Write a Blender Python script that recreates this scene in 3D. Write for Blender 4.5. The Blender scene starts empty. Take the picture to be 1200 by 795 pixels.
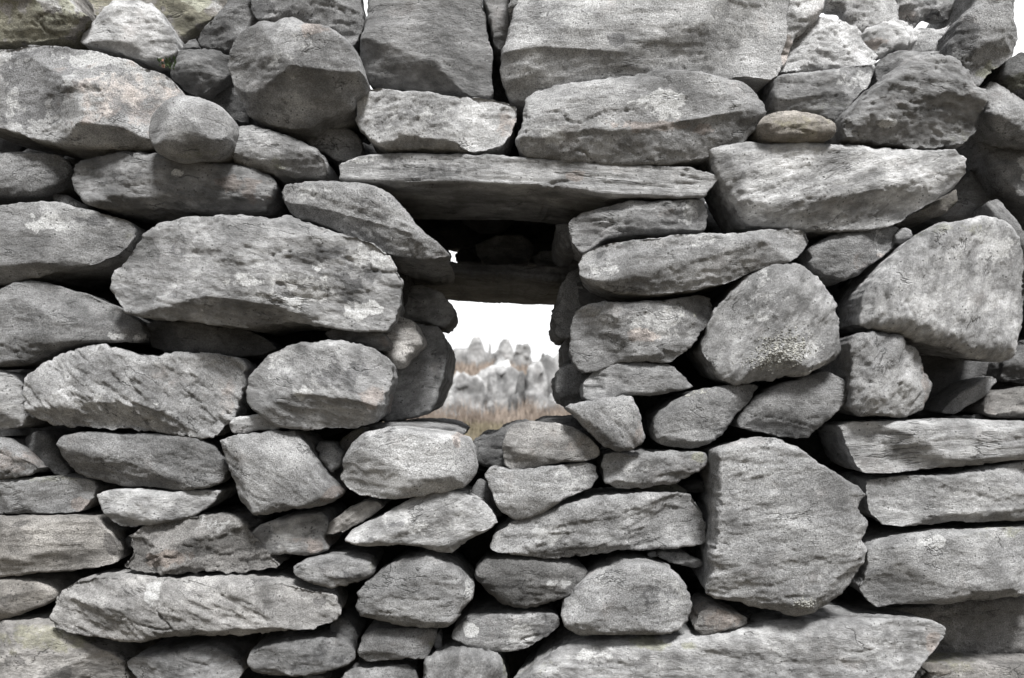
import bpy, math, random
import numpy as np
from mathutils.geometry import delaunay_2d_cdt

# ------------------------------------------------------------------ camera, world, sun, exposure
SC = bpy.context.scene
COL = SC.collection
CAM_D = 1.40            # metres from the wall face
FPX = 933.0             # focal length in photo pixels (1200 wide)
CX, HY = 600.0, 470.0   # photo column / row straight ahead of the lens
EYE = 1.30              # lens height above the ground in front of the wall

cam_d = bpy.data.cameras.new('camera')
cam = bpy.data.objects.new('camera', cam_d)
COL.objects.link(cam)
cam.location = (0, -CAM_D, EYE)
cam.rotation_euler = (math.radians(90), 0, 0)
cam_d.sensor_width = 36.0
cam_d.lens = 36.0 * FPX / 1200.0
cam_d.shift_y = (HY - 397.5) / 1200.0
cam_d.clip_start = 0.05
cam_d.clip_end = 3000
cam_d.dof.use_dof = True
cam_d.dof.focus_distance = CAM_D - 0.02
cam_d.dof.aperture_fstop = 5.6
SC.camera = cam
SC.cycles.max_bounces = 4
SC.cycles.diffuse_bounces = 2

SUN_EL, SUN_AZ = math.radians(59), math.radians(20)   # azimuth measured from behind the camera towards the right
world = bpy.data.worlds.new('World')
SC.world = world
world.use_nodes = True
nt = world.node_tree
nt.nodes.clear()
w_out = nt.nodes.new('ShaderNodeOutputWorld')
w_bg = nt.nodes.new('ShaderNodeBackground')
w_sky = nt.nodes.new('ShaderNodeTexSky')
w_sky.sky_type = 'NISHITA'
w_sky.sun_disc = False
w_sky.sun_elevation = SUN_EL
w_sky.sun_rotation = math.radians(180) - SUN_AZ
w_sky.dust_density = 4.0
w_sky.air_density = 1.5
w_hs = nt.nodes.new('ShaderNodeHueSaturation')
w_hs.inputs['Saturation'].default_value = 0.05
w_mix = nt.nodes.new('ShaderNodeMixRGB')
w_mix.inputs[0].default_value = 0.72
w_mix.inputs[2].default_value = (11.0, 11.1, 11.2, 1)      # even cloud deck
nt.links.new(w_sky.outputs[0], w_hs.inputs['Color'])
nt.links.new(w_hs.outputs[0], w_mix.inputs[1])
# the cloud is thinner, and brighter, overhead and beyond the wall than behind the camera
w_tc = nt.nodes.new('ShaderNodeTexCoord')
w_dot = nt.nodes.new('ShaderNodeVectorMath'); w_dot.operation = 'DOT_PRODUCT'
w_dot.inputs[1].default_value = (0.05, 0.46, 0.40)
w_add = nt.nodes.new('ShaderNodeMath'); w_add.operation = 'ADD'; w_add.inputs[1].default_value = 0.76
w_mul = nt.nodes.new('ShaderNodeVectorMath'); w_mul.operation = 'SCALE'
nt.links.new(w_tc.outputs['Generated'], w_dot.inputs[0])
nt.links.new(w_dot.outputs['Value'], w_add.inputs[0])
nt.links.new(w_mix.outputs[0], w_mul.inputs[0])
nt.links.new(w_add.outputs[0], w_mul.inputs['Scale'])
nt.links.new(w_mul.outputs[0], w_bg.inputs[0])
w_bg.inputs[1].default_value = 0.062
nt.links.new(w_bg.outputs[0], w_out.inputs[0])

sun_d = bpy.data.lights.new('sun', 'SUN')
sun_d.energy = 4.5
sun_d.angle = math.radians(12)
sun_d.color = (1.0, 0.985, 0.96)
sun = bpy.data.objects.new('sun', sun_d)
COL.objects.link(sun)
sun.rotation_euler = (math.radians(90) - SUN_EL, 0, SUN_AZ)

SC.view_settings.view_transform = 'Standard'
SC.view_settings.look = 'None'
SC.view_settings.exposure = 1.12
SC.view_settings.gamma = 1.0
SC.view_settings.use_curve_mapping = False

# ------------------------------------------------------------------ numpy noise
RS = np.random.RandomState(7)
_P = RS.permutation(256).astype(np.int64)
_P = np.concatenate([_P, _P, _P])
_a = RS.normal(size=(256, 3)); _G = _a / np.linalg.norm(_a, axis=1)[:, None]

def perlin(p):
    i = np.floor(p).astype(np.int64)
    f = p - i
    i &= 255
    u = f * f * f * (f * (f * 6 - 15) + 10)
    out = 0
    for dx in (0, 1):
        wx = u[:, 0] if dx else 1 - u[:, 0]
        a = _P[(i[:, 0] + dx) & 255]
        for dy in (0, 1):
            wy = u[:, 1] if dy else 1 - u[:, 1]
            b = _P[a + ((i[:, 1] + dy) & 255)]
            for dz in (0, 1):
                wz = u[:, 2] if dz else 1 - u[:, 2]
                g = _G[_P[b + ((i[:, 2] + dz) & 255)]]
                d = g[:, 0] * (f[:, 0] - dx) + g[:, 1] * (f[:, 1] - dy) + g[:, 2] * (f[:, 2] - dz)
                out = out + wx * wy * wz * d
    return out * 1.5

def fbm(p, oct=4, gain=0.5):
    r, a = 0, 1.0
    for k in range(oct):
        r = r + a * perlin(p * 2.03 ** k + 17.3 * k)
        a *= gain
    return r

def sstep(a, b, x):
    t = np.clip((x - a) / (b - a), 0, 1)
    return t * t * (3 - 2 * t)

def smin(a, b, k):
    h = np.clip(0.5 + 0.5 * (b - a) / k, 0, 1)
    return b * (1 - h) + a * h - k * h * (1 - h)

# ------------------------------------------------------------------ materials
def N(nt, t, **kw):
    n = nt.nodes.new(t)
    for k, v in kw.items():
        setattr(n, k, v)
    return n

def stone_material():
    m = bpy.data.materials.new('weathered_schist')
    m.use_nodes = True
    nt = m.node_tree; L = nt.links.new
    bsdf = nt.nodes['Principled BSDF']
    bsdf.inputs['Specular IOR Level'].default_value = 0.25
    gc = N(nt, 'ShaderNodeAttribute', attribute_name='gc')
    ge = N(nt, 'ShaderNodeAttribute', attribute_name='ge')
    pt = N(nt, 'ShaderNodeAttribute', attribute_name='patch')
    def oa(name):
        return N(nt, 'ShaderNodeAttribute', attribute_name=name, attribute_type='OBJECT').outputs['Fac']
    def noise(vec, scale, detail=4, rough=0.55, dist=0.0):
        n = N(nt, 'ShaderNodeTexNoise')
        n.inputs['Scale'].default_value = scale
        n.inputs['Detail'].default_value = detail
        n.inputs['Roughness'].default_value = rough
        n.inputs['Distortion'].default_value = dist
        L(vec, n.inputs['Vector'])
        return n.outputs['Fac']
    def ramp(fac, a, b, lo=0.0, hi=1.0):
        n = N(nt, 'ShaderNodeMapRange', interpolation_type='SMOOTHSTEP')
        n.inputs['From Min'].default_value = a; n.inputs['From Max'].default_value = b
        n.inputs['To Min'].default_value = lo; n.inputs['To Max'].default_value = hi
        L(fac, n.inputs['Value'])
        return n.outputs['Result']
    def mth(op, a, b=None, clamp=False):
        n = N(nt, 'ShaderNodeMath', operation=op, use_clamp=clamp)
        for i, v in enumerate((a, b)):
            if v is None: continue
            if isinstance(v, (int, float)): n.inputs[i].default_value = v
            else: L(v, n.inputs[i])
        return n.outputs[0]
    def mix(fac, a, b, blend='MIX'):
        n = N(nt, 'ShaderNodeMixRGB', blend_type=blend)
        for i, v in enumerate((fac, a, b)):
            if isinstance(v, (int, float)): n.inputs[i].default_value = v
            elif isinstance(v, tuple): n.inputs[i].default_value = (*v, 1)
            else: L(v, n.inputs[i])
        return n.outputs[0]
    G, E = gc.outputs['Vector'], ge.outputs['Vector']
    tone = oa('tone')
    blot = noise(E, 11, 5, 0.6, 0.3)
    blot2 = noise(E, 34, 5, 0.65)
    streak = noise(G, 60, 6, 0.7)
    speck = noise(E, 420, 3, 0.7)
    speck2 = noise(E, 900, 2, 0.6)
    v = mth('MULTIPLY', ramp(blot, 0.3, 0.7, 0.62, 1.42), ramp(blot2, 0.3, 0.72, 0.78, 1.24))
    grit = oa('grit')
    st_ = mth('ADD', 1.0, mth('MULTIPLY', mth('SUBTRACT', ramp(streak, 0.3, 0.7, 0.70, 1.32), 1.0), mth('SUBTRACT', 1.15, grit)))
    v = mth('MULTIPLY', v, st_)
    sp_ = mth('ADD', 1.0, mth('MULTIPLY', mth('SUBTRACT', ramp(speck, 0.34, 0.66, 0.66, 1.36), 1.0), mth('ADD', 0.12, mth('MULTIPLY', grit, 0.9))))
    v = mth('MULTIPLY', v, sp_)
    v = mth('MULTIPLY', v, ramp(speck2, 0.32, 0.68, 0.87, 1.13))
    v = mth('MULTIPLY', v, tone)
    base = mix(1.0, mix(oa('warm'), (0.232, 0.236, 0.243), (0.262, 0.240, 0.214)), (1, 1, 1), 'MULTIPLY')
    vv = N(nt, 'ShaderNodeCombineXYZ'); [L(v, vv.inputs[i]) for i in range(3)]
    c = mix(1.0, base, vv.outputs[0], 'MULTIPLY')
    # faint iron tint in places
    iron = mth('MULTIPLY', ramp(noise(E, 16, 4, 0.6), 0.58, 0.75), 0.22)
    c = mix(iron, c, mix(1.0, c, (1.12, 0.98, 0.91), 'MULTIPLY'))
    # dark weathering blotches
    dk = mth('MULTIPLY', ramp(noise(E, 26, 6, 0.7, 0.6), 0.58, 0.66), 0.40)
    c = mix(dk, c, mix(1.0, c, (0.42, 0.42, 0.43), 'MULTIPLY'))
    # pale crustose lichen: general scatter + traced patches, edges broken by noise
    ln = noise(E, 48, 6, 0.75, 0.4)
    sep = N(nt, 'ShaderNodeSeparateColor'); L(pt.outputs['Color'], sep.inputs[0])
    lsum = mth('ADD', mth('ADD', ln, mth('MULTIPLY', oa('lich'), 0.20)), mth('MULTIPLY', mth('SUBTRACT', sep.outputs[0], 0.3), 0.44))
    lich = mth('MULTIPLY', ramp(lsum, 0.57, 0.72), 0.72)
    c = mix(lich, c, mix(ramp(speck, 0.3, 0.7), (0.36, 0.363, 0.365), (0.72, 0.725, 0.73)))
    # pin-prick black lichen dots
    vor = N(nt, 'ShaderNodeTexVoronoi'); vor.inputs['Scale'].default_value = 120; L(E, vor.inputs['Vector'])
    dots = mth('MULTIPLY', mth('MULTIPLY', ramp(vor.outputs['Distance'], 0.12, 0.26, 1, 0), ramp(blot2, 0.46, 0.6)), 0.75)
    c = mix(dots, c, (0.035, 0.035, 0.035))
    # traced dark, rust and green patches
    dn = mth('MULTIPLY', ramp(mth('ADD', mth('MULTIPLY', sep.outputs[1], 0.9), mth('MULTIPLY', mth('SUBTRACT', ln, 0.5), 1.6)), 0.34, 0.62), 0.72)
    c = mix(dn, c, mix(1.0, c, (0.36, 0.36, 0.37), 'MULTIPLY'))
    rn = mth('MULTIPLY', ramp(mth('ADD', mth('MULTIPLY', sep.outputs[2], 0.9), mth('MULTIPLY', mth('SUBTRACT', ln, 0.5), 1.3)), 0.3, 0.7), 0.6)
    c = mix(rn, c, mix(1.0, c, (1.14, 0.98, 0.89), 'MULTIPLY'))
    gn = mth('MULTIPLY', ramp(mth('ADD', mth('MULTIPLY', pt.outputs['Alpha'], 0.9), mth('MULTIPLY', mth('SUBTRACT', ln, 0.5), 1.6)), 0.3, 0.7), 0.75)
    c = mix(gn, c, mix(1.0, c, (0.84, 0.85, 0.66), 'MULTIPLY'))
    # hairline cracks running with the bedding
    cf = mth('ABSOLUTE', mth('SUBTRACT', noise(G, 14, 5, 0.6, 0.4), 0.5))
    ck = mth('MULTIPLY', ramp(cf, 0.0, 0.012, 1, 0), ramp(noise(E, 13, 2, 0.5), 0.52, 0.62))
    c = mix(mth('MULTIPLY', ck, 0.6), c, (0.03, 0.03, 0.03))
    L(c, bsdf.inputs['Base Color'])
    L(ramp(blot2, 0.3, 0.7, 0.75, 0.98), bsdf.inputs['Roughness'])
    # relief finer than the mesh
    b1 = N(nt, 'ShaderNodeBump'); b1.inputs['Distance'].default_value = 0.0062; b1.inputs['Strength'].default_value = 0.95
    hgt = mth('ADD', mth('MULTIPLY', noise(G, 85, 8, 0.75), mth('SUBTRACT', 1.5, grit)), mth('MULTIPLY', noise(E, 260, 6, 0.85), mth('ADD', 0.65, mth('MULTIPLY', grit, 0.9))))
    hgt = mth('SUBTRACT', mth('ADD', hgt, mth('MULTIPLY', ln, 0.4)), mth('MULTIPLY', ck, 0.5))
    L(hgt, b1.inputs['Height'])
    L(b1.outputs[0], bsdf.inputs['Normal'])
    return m

M_STONE = stone_material()

def simple_mat(name, c1, c2, scale, rough=0.9, bump=0.0):
    m = bpy.data.materials.new(name); m.use_nodes = True
    nt = m.node_tree; L = nt.links.new
    b = nt.nodes['Principled BSDF']; b.inputs['Roughness'].default_value = rough
    b.inputs['Specular IOR Level'].default_value = 0.15
    tc = N(nt, 'ShaderNodeTexCoord')
    n = N(nt, 'ShaderNodeTexNoise'); n.inputs['Scale'].default_value = scale; n.inputs['Detail'].default_value = 7
    n.inputs['Roughness'].default_value = 0.7
    L(tc.outputs['Object'], n.inputs['Vector'])
    r = N(nt, 'ShaderNodeMapRange'); r.inputs['From Min'].default_value = 0.35; r.inputs['From Max'].default_value = 0.65
    L(n.outputs['Fac'], r.inputs['Value'])
    mx = N(nt, 'ShaderNodeMixRGB'); mx.inputs[1].default_value = (*c1, 1); mx.inputs[2].default_value = (*c2, 1)
    L(r.outputs[0], mx.inputs[0]); L(mx.outputs[0], b.inputs['Base Color'])
    if bump:
        bp = N(nt, 'ShaderNodeBump'); bp.inputs['Distance'].default_value = bump; L(n.outputs['Fac'], bp.inputs['Height'])
        L(bp.outputs[0], b.inputs['Normal'])
    return m

# ------------------------------------------------------------------ mesh helpers
def make_mesh(name, V, F, mat, gc=None, ge=None, patch=None, smooth=True):
    me = bpy.data.meshes.new(name)
    V = np.asarray(V, np.float32); F = np.asarray(F, np.int32)
    me.vertices.add(len(V)); me.vertices.foreach_set('co', V.ravel())
    if F.shape[1] == 4:
        tri = F[:, 2] == F[:, 3]
        Qd, Tr = F[~tri], F[tri][:, :3]
    else:
        Qd, Tr = np.zeros((0, 4), np.int32), F
    idx = np.concatenate([Qd.ravel(), Tr.ravel()]).astype(np.int32)
    ls = np.concatenate([np.arange(len(Qd)) * 4, len(Qd) * 4 + np.arange(len(Tr)) * 3]).astype(np.int32)
    me.loops.add(len(idx)); me.loops.foreach_set('vertex_index', idx)
    me.polygons.add(len(ls)); me.polygons.foreach_set('loop_start', ls)
    me.polygons.foreach_set('use_smooth', np.full(len(ls), smooth))
    me.update(calc_edges=True)
    me.validate()
    if gc is not None:
        a = me.attributes.new('gc', 'FLOAT_VECTOR', 'POINT'); a.data.foreach_set('vector', np.asarray(gc, np.float32).ravel())
        a = me.attributes.new('ge', 'FLOAT_VECTOR', 'POINT'); a.data.foreach_set('vector', np.asarray(ge, np.float32).ravel())
    if patch is not None:
        a = me.attributes.new('patch', 'FLOAT_COLOR', 'POINT'); a.data.foreach_set('color', np.asarray(patch, np.float32).ravel())
    me.materials.append(mat)
    return me

def link(name, me, loc=(0, 0, 0), parent=None, **props):
    o = bpy.data.objects.new(name, me)
    COL.objects.link(o)
    o.location = loc
    if parent: o.parent = parent
    for k, v in props.items(): o[k] = v
    return o

def px_world(x, y, d):
    """photo pixel -> wall coordinates (X, Z) on the plane d metres behind the wall face"""
    s = (CAM_D + d) / FPX
    return (x - CX) * s, EYE + (HY - y) * s

def vnormals(V, F):
    fn = np.cross(V[F[:, 1]] - V[F[:, 0]], V[F[:, 2]] - V[F[:, 0]])
    n = np.zeros_like(V)
    for k in range(3):
        for j in range(3):
            n[:, j] += np.bincount(F[:, k], fn[:, j], len(V))
    return n / np.maximum(np.linalg.norm(n, axis=1), 1e-12)[:, None]

def resample_closed(P, step):
    Q = np.vstack([P, P[:1]])
    L = np.r_[0, np.cumsum(np.linalg.norm(np.diff(Q, axis=0), axis=1))]
    n = max(24, int(L[-1] / step))
    t = np.linspace(0, L[-1], n, endpoint=False)
    return np.stack([np.interp(t, L, Q[:, 0]), np.interp(t, L, Q[:, 1])], 1)

def chaikin(P, r=0.25):
    Q = np.roll(P, -1, axis=0)
    return np.stack([P * (1 - r) + Q * r, P * r + Q * (1 - r)], 1).reshape(-1, 2)

def inside(P, O):
    c = np.zeros(len(P), bool)
    B = np.roll(O, -1, axis=0)
    for a, b in zip(O, B):
        m = (a[1] > P[:, 1]) != (b[1] > P[:, 1])
        if m.any():
            xi = a[0] + (P[:, 1] - a[1]) * (b[0] - a[0]) / (b[1] - a[1] + 1e-15)
            c ^= m & (P[:, 0] < xi)
    return c

def fill_outline(O, st):
    """even triangulation of the closed outline O; its own points come first"""
    lo, hi = O.min(0), O.max(0)
    gx = np.arange(lo[0], hi[0], st); gz = np.arange(lo[1], hi[1], st * .87)
    X, Z = np.meshgrid(gx, gz)
    X[1::2] += st / 2
    P = np.column_stack([X.ravel(), Z.ravel()])
    P = P + RS.uniform(-.18, .18, P.shape) * st
    P = P[inside(P, O)]
    P = P[seg_dist(P, O) > .6 * st]
    A = np.vstack([O, P]); n = len(O)
    vs, _, fs, ov, _, _ = delaunay_2d_cdt([tuple(p) for p in A], [], [list(range(n))], 1, 1e-7)
    V = np.array([tuple(v) for v in vs]); T = np.array([f for f in fs if len(f) == 3])
    return V, T

def seg_dist(P, O):
    A = O; B = np.roll(O, -1, axis=0); d = B - A; l2 = np.maximum((d ** 2).sum(1), 1e-12)
    out = np.full(len(P), 1e9)
    for s in range(0, len(P), 4000):
        p = P[s:s + 4000, None, :]
        t = np.clip(((p - A) * d).sum(2) / l2, 0, 1)
        q = A + t[..., None] * d
        out[s:s + 4000] = np.sqrt(((p - q) ** 2).sum(2)).min(1)
    return out

COUNT = [0]
def stone(name, label, outline, y0=0.0, B=0.26, rnd=0.55, bulge=0.85, tone=1.0, lich=0.3, warm=0.1, grain=0.0,
          aniso=2.4, rough=1.0, chis=6, facets=(), patches=(), center=None, step=2.1, cat='stone',
          group='stones laid in the dry stone wall', tilt=0.0, seed=None):
    COUNT[0] += 1
    rs = np.random.RandomState(seed if seed is not None else 1000 + COUNT[0])
    px = np.array([[float(a) for a in s.split(',')] for s in outline.split()])
    X, Z = px_world(px[:, 0], px[:, 1], y0)
    O = np.stack([X, Z], 1)
    area = 0.5 * np.sum(O[:, 0] * np.roll(O[:, 1], -1) - np.roll(O[:, 0], -1) * O[:, 1])
    if area < 0: O = O[::-1]
    O = chaikin(O, 0.11 if rnd < 0.7 else 0.25)
    if rnd >= .45: O = chaikin(O, 0.22)
    if rnd >= 0.7: O = chaikin(O, 0.25)
    st = step * CAM_D / FPX
    O = resample_closed(O, st)
    # centre = deepest interior point near the centroid
    A2 = O[:, 0] * np.roll(O[:, 1], -1) - np.roll(O[:, 0], -1) * O[:, 1]
    c = np.array([((O[:, k] + np.roll(O[:, k], -1)) * A2).sum() for k in (0, 1)]) / (3 * A2.sum())
    if center: c = np.array(px_world(center[0], center[1], y0))
    inr = seg_dist(c[None], O)[0]
    w, h = np.ptp(O[:, 0]), np.ptp(O[:, 1])
    inr = max(inr, 0.35 * min(w, h))
    off = rs.uniform(-50, 50, 3)
    rough0 = rough
    rough = rough * rs.uniform(0.45, 0.95)      # every stone its own coarseness
    if .45 < rnd < .7: rnd *= .82
    if chis >= 3: chis += 2
    # ragged outline
    t = O - c; ln = np.linalg.norm(t, axis=1)[:, None]
    q = np.column_stack([O * 22, np.zeros(len(O))]) + off
    q2 = np.column_stack([O * 85, np.zeros(len(O))]) + off
    O = O + t / ln * (fbm(q, 2) * min(0.035 * inr + 0.001, 0.004) + fbm(q2, 3) * 0.0016 * rough0)[:, None]
    n = len(O)
    P, T = fill_outline(O, st)
    d = seg_dist(P, O)
    r = rnd * inr
    hm = bulge * r
    if rnd >= .8:
        tt = np.clip(d / r, 0, 1)
        Hh = hm * (1 - (1 - tt) ** 2.1) ** (1 / 2.1)
    else:
        # broken arris: a bevel whose width wanders along the rim
        P3 = np.column_stack([P * 9 / max(inr / .07, .6), np.zeros(len(P))]) + off
        rr = r * (0.35 + 1.1 * sstep(-.45, .5, fbm(P3, 2)))
        tt = np.clip(d / rr, 0, 1)
        Hh = hm * (1 - (1 - tt) ** 1.75) ** (1 / 1.9)
    # planes split off by the hammer or the frost
    for k in range(chis):
        a = rs.uniform(0, 2 * math.pi); dr = np.array([math.cos(a), math.sin(a)])
        tn = math.tan(math.radians(rs.uniform(7, 36)))
        reach = 0.5 * (abs(dr[0]) * w + abs(dr[1]) * h)
        pk = c + dr * reach * rs.uniform(0.15, 0.75)
        pl = hm * rs.uniform(0.86, 1.05) - tn * ((P - pk) @ dr)
        Hh = smin(Hh, pl, 0.0028)
    for f in facets:
        x1, z1 = px_world(f[0], f[1], y0); x2, z2 = px_world(f[2], f[3], y0)
        dd = np.array([x2 - x1, z2 - z1]); dd /= np.linalg.norm(dd)
        nn = np.array([dd[1], -dd[0]])                 # right-hand side in the photo
        tn = f[4]; h0 = hm * (f[5] if len(f) > 5 else 0.92)
        td = (P - np.array([x1, z1])) @ nn
        if tn >= .55:                                  # a face that runs from this arris to the rim
            pl = np.where(td > 0, h0 * np.maximum(d, 0) / np.maximum(d + td, 1e-6), h0 - td * tn)
        else:
            pl = h0 - tn * td
        Hh = smin(Hh, pl, 0.0030)
    Hh = Hh + tilt * (P[:, 1] - c[1])
    Hh = -smin(-Hh, np.full(len(Hh), 0.010), 0.008)
    V = [np.column_stack([P[:, 0], -Hh, P[:, 1]])]
    # sides and back
    nb = [(0.03, 0.997), (0.07, 0.990), (0.12, 0.982), (0.18, 0.975), (0.26, 0.965), (0.36, 0.95), (0.5, 0.93), (0.7, 0.88), (0.86, 0.78), (0.96, 0.55), (1.0, 0.25)]
    rim = -Hh[:n]
    for fr, sc_ in nb:
        Q = c + sc_ * (O - c)
        V.append(np.column_stack([Q[:, 0], rim * (1 - fr) + B * fr, Q[:, 1]]))
    V.append(np.array([[c[0], B * 1.0, c[1]]]))
    V = np.vstack(V)
    j = np.arange(n); j2 = (j + 1) % n
    base = len(P)
    F = [T]
    def quad(a, b, c_, d_):
        F.append(np.column_stack([a, b, c_])); F.append(np.column_stack([a, c_, d_]))
    quad(j2, j, base + j, base + j2)
    for i in range(len(nb) - 1):
        quad(base + i * n + j2, base + i * n + j, base + (i + 1) * n + j, base + (i + 1) * n + j2)
    i = len(nb) - 1; bk = len(V) - 1
    F.append(np.column_stack([base + i * n + j2, base + i * n + j, np.full(n, bk)]))
    F = np.vstack(F)
    V[:, 1] += y0
    # grain coordinates
    g = math.radians(grain); cg, sg = math.cos(g), math.sin(g)
    E = V * 1.0
    R = np.column_stack([cg * V[:, 0] + sg * V[:, 2], V[:, 1], -sg * V[:, 0] + cg * V[:, 2]])
    Gc = R * np.array([1 / aniso, 1 / (0.5 * aniso + 0.5), 1.0])
    nrm = vnormals(V, F)
    size = min(1.0, inr / 0.07)
    zn = sstep(-.35, .45, fbm(E * 6 + off * 2, 2))            # smoother and rougher zones of one stone
    disp = fbm(E * 6 + off, 3) * 0.0038 * size
    disp += fbm(Gc * 34 + off, 3) * 0.0014 * rough * (0.4 + 0.8 * zn) * (.5 + .5 * size)
    disp += fbm(Gc * 120 + off, 2) * 0.0011 * rough * (0.4 + 0.9 * zn)
    disp += fbm(E * 75 + off, 3) * 0.0010 * rough
    # shallow conchoidal scars: soft hollows with one crisp edge
    wv = fbm(Gc * 9 + off * .9, 2) * 4.0 + fbm(E * 5 + off, 2) * 2
    disp += 0.0006 * min(rough, 1.3) * ((wv % 1.0) ** 2.2 * (1 - sstep(.93, 1.0, wv % 1.0)) - .25) * sstep(.05, .4, fbm(E * 5 + off * .6, 2))
    # flaked steps that follow the bedding
    sn = fbm(Gc * np.array([.8, 1, 1.3]) * 12 + off * 1.7, 5, 0.6)
    for lv, am in ((-0.30, 0.0030), (0.05, 0.0036), (0.32, 0.0026)):
        disp += .62 * am * rough * (sstep(lv - 0.03, lv + 0.03, sn) - .5)
    # cracks
    cn = np.abs(fbm(Gc * 8 + off * 0.3, 3))
    cm = sstep(0.15, 0.4, fbm(E * 7 - off, 2))
    disp -= 0.0050 * min(rough, 1.3) * (1 - sstep(0.0, 0.025, cn)) * cm
    # pits
    pn = fbm(E * 70 + off, 2)
    disp -= 0.0016 * rough * sstep(0.42, 0.7, pn)
    disp -= 0.0012
    V = V + nrm * disp[:, None]
    # traced patches
    pat = np.zeros((len(V), 4), np.float32)
    for p in patches:
        x, z = px_world(p[0], p[1], y0); s_ = (CAM_D + y0) / FPX
        dd = np.sqrt(((V[:, 0] - x) / (p[2] * s_)) ** 2 + ((V[:, 2] - z) / (p[3] * s_)) ** 2)
        dd = dd + 0.75 * fbm(E * 34 + off, 4, .6)
        val = (1 - sstep(0.5, 1.3, dd)) * (p[5] if len(p) > 5 else 1.0)
        ch = 'ldrg'.index(p[4])
        pat[:, ch] = np.maximum(pat[:, ch], val)
    loc = np.array([c[0], y0 + 0.02, O[:, 1].min()])
    me = make_mesh(name, V - loc, F, M_STONE, Gc + off * 0.37, E + off * 0.37, pat)
    return link(name, me, loc, label=label, category=cat, group=group, tone=float(tone ** 1.8), grit=float(rs.uniform(0, 1)), lich=float(lich), warm=float(warm))

# ------------------------------------------------------------------ the dry stone wall, stone by stone
# top course
stone('boulder', 'olive green tinged boulder overhanging the top left corner, dark mossy underside',
      '-60,-50 70,-40 86,0 96,12 109,20 100,30 90,44 45,52 0,50 -60,46', y0=-0.02, rnd=.6, tone=1.0, warm=.5, facets=[(-60,-12,35,6,1.3,.8),(35,6,105,24,1.6)],
      patches=[(20,34,90,26,'g'),(75,10,30,14,'l',.6)])
stone('boulder', 'green stained boulder behind the pale pyramid shaped stone on the top edge',
      '84,-50 275,-50 266,2 240,30 208,54 190,50 150,30 112,20 92,8', y0=.07, tone=.95, warm=.6, lich=.35, patches=[(220,22,40,26,'g',.9),(120,0,30,20,'g',.8),(245,5,22,10,'l',.8)])
stone('wall_stone', 'pale grey pyramid shaped stone resting on the big pale boulder, top left',
      '92,48 96,38 118,17 133,-2 150,-6 173,4 178,2 200,34 206,58 192,67 170,71 150,64 115,56 98,53', y0=-.01, tone=1.35, lich=.3, rnd=.6, chis=7,
      facets=[(150,-5,118,55,.5),(110,52,200,60,1.0,.75)])
stone('wall_stone', 'dark smooth stone slanting up to the top edge, left of the twisted boulder pair',
      '236,54 230,48 232,38 250,20 266,5 270,-20 300,-20 306,20 292,44 280,62 258,57', y0=.04, tone=.8, lich=.1)
stone('chip_stone', 'small dark chip wedged right of the pale pyramid stone', '202,62 220,46 230,42 235,56 214,66', y0=.03, tone=.65, B=.15, step=1.8)
stone('wall_stone', 'small dark faceted stone right of the plant tuft beside the pale pyramid stone',
      '200,72 210,61 226,58 252,58 272,66 270,80 260,96 240,110 226,112 210,104 202,90', y0=.01, tone=.72, lich=.15, facets=[(200,82,270,88,.7)])
stone('wall_stone', 'dark rounded stone sunk between the smooth round cobble and the large faceted boulder',
      '238,114 256,98 272,98 292,122 294,147 268,142 248,128', y0=.05, tone=.6, lich=.1)
stone('boulder', 'smooth rounded boulder on the top edge above the large faceted boulder',
      '285,-40 415,-40 429,12 425,32 411,55 395,50 350,31 305,28 290,15', y0=.01, tone=1.0, rnd=.7, lich=.2, patches=[(305,12,25,18,'d',.7)])
stone('boulder', 'large many sided boulder with a shade-darkened undercut and a rusty fleck near its top',
      '266,84 272,70 282,50 310,26 322,28 346,22 362,33 394,42 418,58 430,88 433,106 418,112 412,126 390,139 352,155 320,148 290,136 278,116', y0=-.045,
      tone=1.02, rnd=.75, bulge=1.0, chis=5, facets=[(266,98,352,104,1.0,.8),(352,104,412,96,1.5,.8),(318,26,350,110,.45),(400,140,400,30,.5)],
      patches=[(375,48,16,10,'r'),(345,75,35,30,'l',.35),(300,125,50,25,'d',.4)])  # low dark patch paints shade onto the undercut
stone('chip_stone', 'dark sliver standing between the smooth top boulder and the big flat faced block', '412,50 428,24 442,62 424,66', y0=.06, tone=.7, B=.12)
stone('boulder', 'big flat faced charcoal block on the top edge with a dark slanting base',
      '430,-40 560,-40 566,-2 573,42 577,64 577,110 552,112 530,110 500,107 434,99 424,86 423,55 428,28', y0=-.005, tone=.86, lich=.22, rnd=.32, chis=3,
      facets=[(424,71,455,76,1.1),(455,76,500,80,1.3),(500,80,572,106,1.2),(566,110,560,-20,.5)])
stone('wall_stone', 'narrow grey stone hanging down between the flat faced block and the huge top slab',
      '562,-40 602,-40 600,30 595,50 588,56 578,52 573,34 566,5', y0=.02, tone=.85, lich=.15)
stone('chip_stone', 'small grey corner stone at the left end of the huge top slab', '596,-30 616,-30 618,6 614,18 602,23 596,10', y0=-.02, tone=.95, B=.12)
stone('boulder', 'huge pale top slab with a shadowed underside, right of centre along the top edge',
      '612,-60 940,-60 926,20 926,45 918,62 916,84 905,92 890,90 870,88 800,100 700,108 650,116 612,118 592,112 586,80 590,50 600,20', y0=-.02, B=.34, tone=1.3, lich=.38,
      rnd=.35, chis=3, grain=2, aniso=4, rough=1.1, facets=[(586,76,650,79,1.5,.9),(650,79,700,86,1.9,.9),(700,86,775,76,1.9,.9),(775,76,905,84,1.6,.9)],
      patches=[(720,58,14,7,'d',.9),(670,20,50,30,'l',.4),(840,20,60,30,'l',.4)])
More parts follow.
